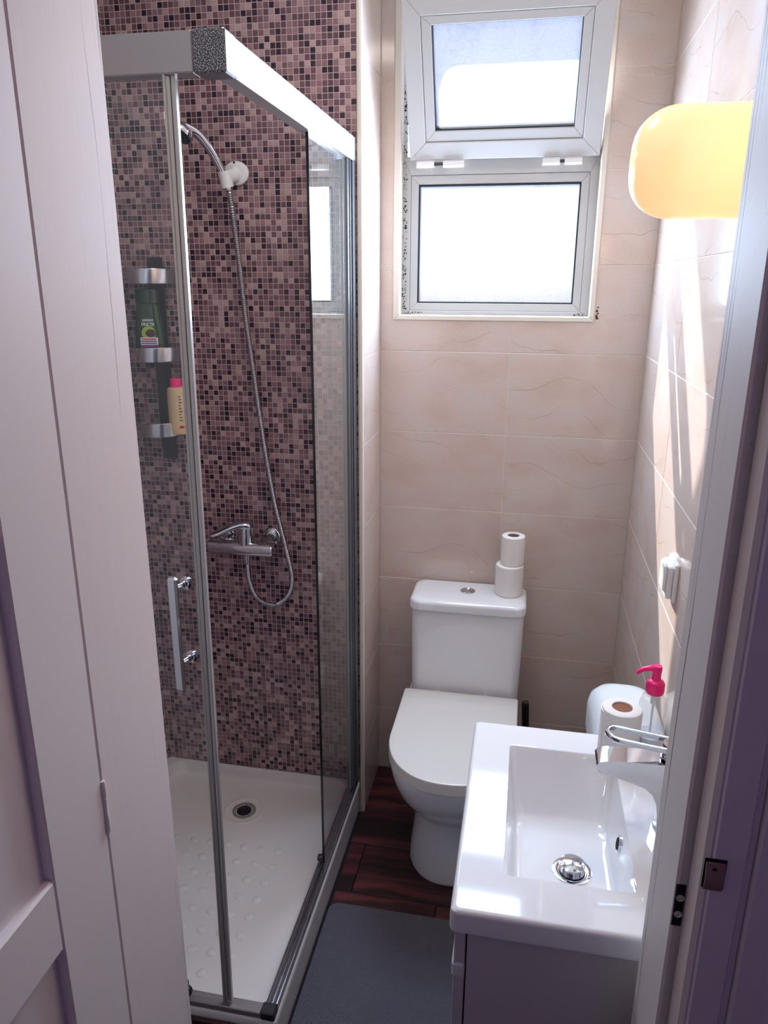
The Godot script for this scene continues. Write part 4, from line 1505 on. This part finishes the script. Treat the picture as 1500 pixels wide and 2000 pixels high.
	for k in [[0.151, 0.029, 0.018], [0.153, 0.031, 0.019], [0.186, 0.032, 0.0195], [0.190, 0.029, 0.017], [0.1915, 0.02, 0.01]]:
		var ring := PackedVector3Array()
		for j in 40:
			var a := TAU * j / 40.0
			ring.append(Vector3(cos(a) * k[1], k[0], -sin(a) * k[2]))
		L.append(ring)
	g.loft(L, at)
	part("cap", g, M.green, t, 40.0)
	var lab := Node3D.new()
	lab.name = "label"
	t.add_child(lab)
	var print_at := func(x0: float, x1: float, y0: float, y1: float, m: Material, called: String, lift := 0.0):
		var gg := G.new()
		gg.box(Vector3(x0, y0, 0.0208 + lift), Vector3(x1, y1, 0.0217 + lift), 0.0, at)
		part(called, gg, m, lab, 25.0)
	print_at.call(-0.0225, 0.0245, 0.040, 0.060, M.label_white, "white_band")
	print_at.call(-0.0195, 0.0195, 0.0535, 0.0575, M.label_pink, "pink_print", 0.0003)
	print_at.call(-0.0205, 0.0215, 0.0482, 0.0512, M.label_navy, "navy_print", 0.0003)
	print_at.call(-0.0205, 0.0215, 0.0425, 0.0455, M.label_navy, "navy_print", 0.0003)
	print_at.call(-0.0225, 0.0245, 0.030, 0.0397, M.label_purple, "purple_band")
	for k in [[0.0195, 0.0, M.avocado, "avocado"], [0.011, 0.0005, M.avocado_dark, "avocado_stone"]]:
		g = G.new()
		g.lathe([Vector2(k[0], 0.0), Vector2(k[0], 0.0008), Vector2(k[0] * 0.3, 0.0009)], at * facing(Vector3(0.001 if k[0] > 0.015 else 0.006, 0.0715, 0.0203 + k[1]), Vector3.BACK), 28, 1.0, 1.0 if k[0] > 0.015 else 1.3)
		part(k[3], g, k[2], lab)
	g = G.new()
	g.lathe([Vector2(0.0085, 0.0), Vector2(0.0085, 0.0008), Vector2(0.002, 0.0009)], at * facing(Vector3(0.031, 0.028, 0.0175), Vector3(0.55, 0, 1)), 20, 0.55, 1.6)
	part("fruit_slice", g, M.yellow, lab)
	words(lab, "FRUCTIS", at * Transform3D(Basis(), Vector3(0.0, 0.0955, 0.0203)), 0.0088, 0.034, M.letters)
	words(lab, "GARNIER", at * Transform3D(Basis(), Vector3(0.0, 0.1065, 0.0198)), 0.0060, 0.030, M.letters)
	t = thing("shower_gel", "cream coloured bottle with a crimson cap on the lowest shelf", "bottle", Vector3(-1.3165, 1.2782, 0.323), "bottles on the shower shelf")
	at = Transform3D(Basis(Vector3.UP, 0.15), Vector3(-1.3165, 1.2782, 0.323))
	g = G.new()
	g.lathe([Vector2(0.024, 0.0), Vector2(0.0265, 0.003), Vector2(0.0275, 0.02), Vector2(0.0270, 0.120), Vector2(0.0255, 0.131), Vector2(0.017, 0.135)], at, 40, 1.0, 0.8)
	part("bottle_body", g, M.cream, t, 40.0)
	g = G.new()
	g.lathe([Vector2(0.0155, 0.1345), Vector2(0.0160, 0.136), Vector2(0.0158, 0.155), Vector2(0.0145, 0.158), Vector2(0.001, 0.159)], at, 30)
	part("cap", g, M.pink, t, 40.0)
	g = G.new()
	g.lathe([Vector2(0.0055, 0.0), Vector2(0.0055, 0.0008), Vector2(0.001, 0.0009)], at * facing(Vector3(0.0145, 0.022, 0.0185), Vector3(0.45, 0, 1)), 18, 0.8, 1.3)
	part("red_emblem", g, M.red, t)
	for k in 9:
		g = G.new()
		g.box(Vector3(-0.0045, 0.040 + k * 0.0085, 0.0), Vector3(0.0045 - (k % 3) * 0.002, 0.0425 + k * 0.0085, 0.0008), 0.0, at * Transform3D(Basis(Vector3.UP, 0.45), Vector3(0.0145, 0.0, 0.0185)))
		part("print_line", g, M.ink, t)
	t = thing("small_bottle", "small bottle with a crimson cap half hidden behind the door upright", "bottle", Vector3(-1.3085, 1.2782, 0.282), "bottles on the shower shelf")
	at = Transform3D(Basis(), Vector3(-1.3085, 1.2782, 0.282))
	g = G.new()
	g.lathe([Vector2(0.016, 0.0), Vector2(0.0175, 0.003), Vector2(0.0175, 0.12), Vector2(0.012, 0.134)], at, 28, 0.9, 0.8)
	part("bottle_body", g, M.cream, t, 40.0)
	g = G.new()
	g.lathe([Vector2(0.011, 0.133), Vector2(0.0115, 0.150), Vector2(0.009, 0.155), Vector2(0.001, 0.156)], at, 24)
	part("cap", g, M.pink, t, 40.0)


func words(parent: Node3D, text: String, at: Transform3D, high: float, wide: float, m: Material) -> void:
	var tm := TextMesh.new()
	tm.text = text
	var f := SystemFont.new()
	f.font_names = PackedStringArray(["Droid Sans"])
	f.font_weight = 700
	tm.font = f
	tm.font_size = 32
	tm.pixel_size = 0.001
	tm.depth = 0.02
	var o := put("lettering", tm, m, parent)
	var box := tm.get_aabb().size
	var off := Vector3.ZERO
	var q: Node = parent
	while q != null and q != self:
		off += q.position
		q = q.get_parent()
	o.transform = Transform3D(at.basis.scaled_local(Vector3(wide / box.x, high / box.y, 0.05)), at.origin - off)
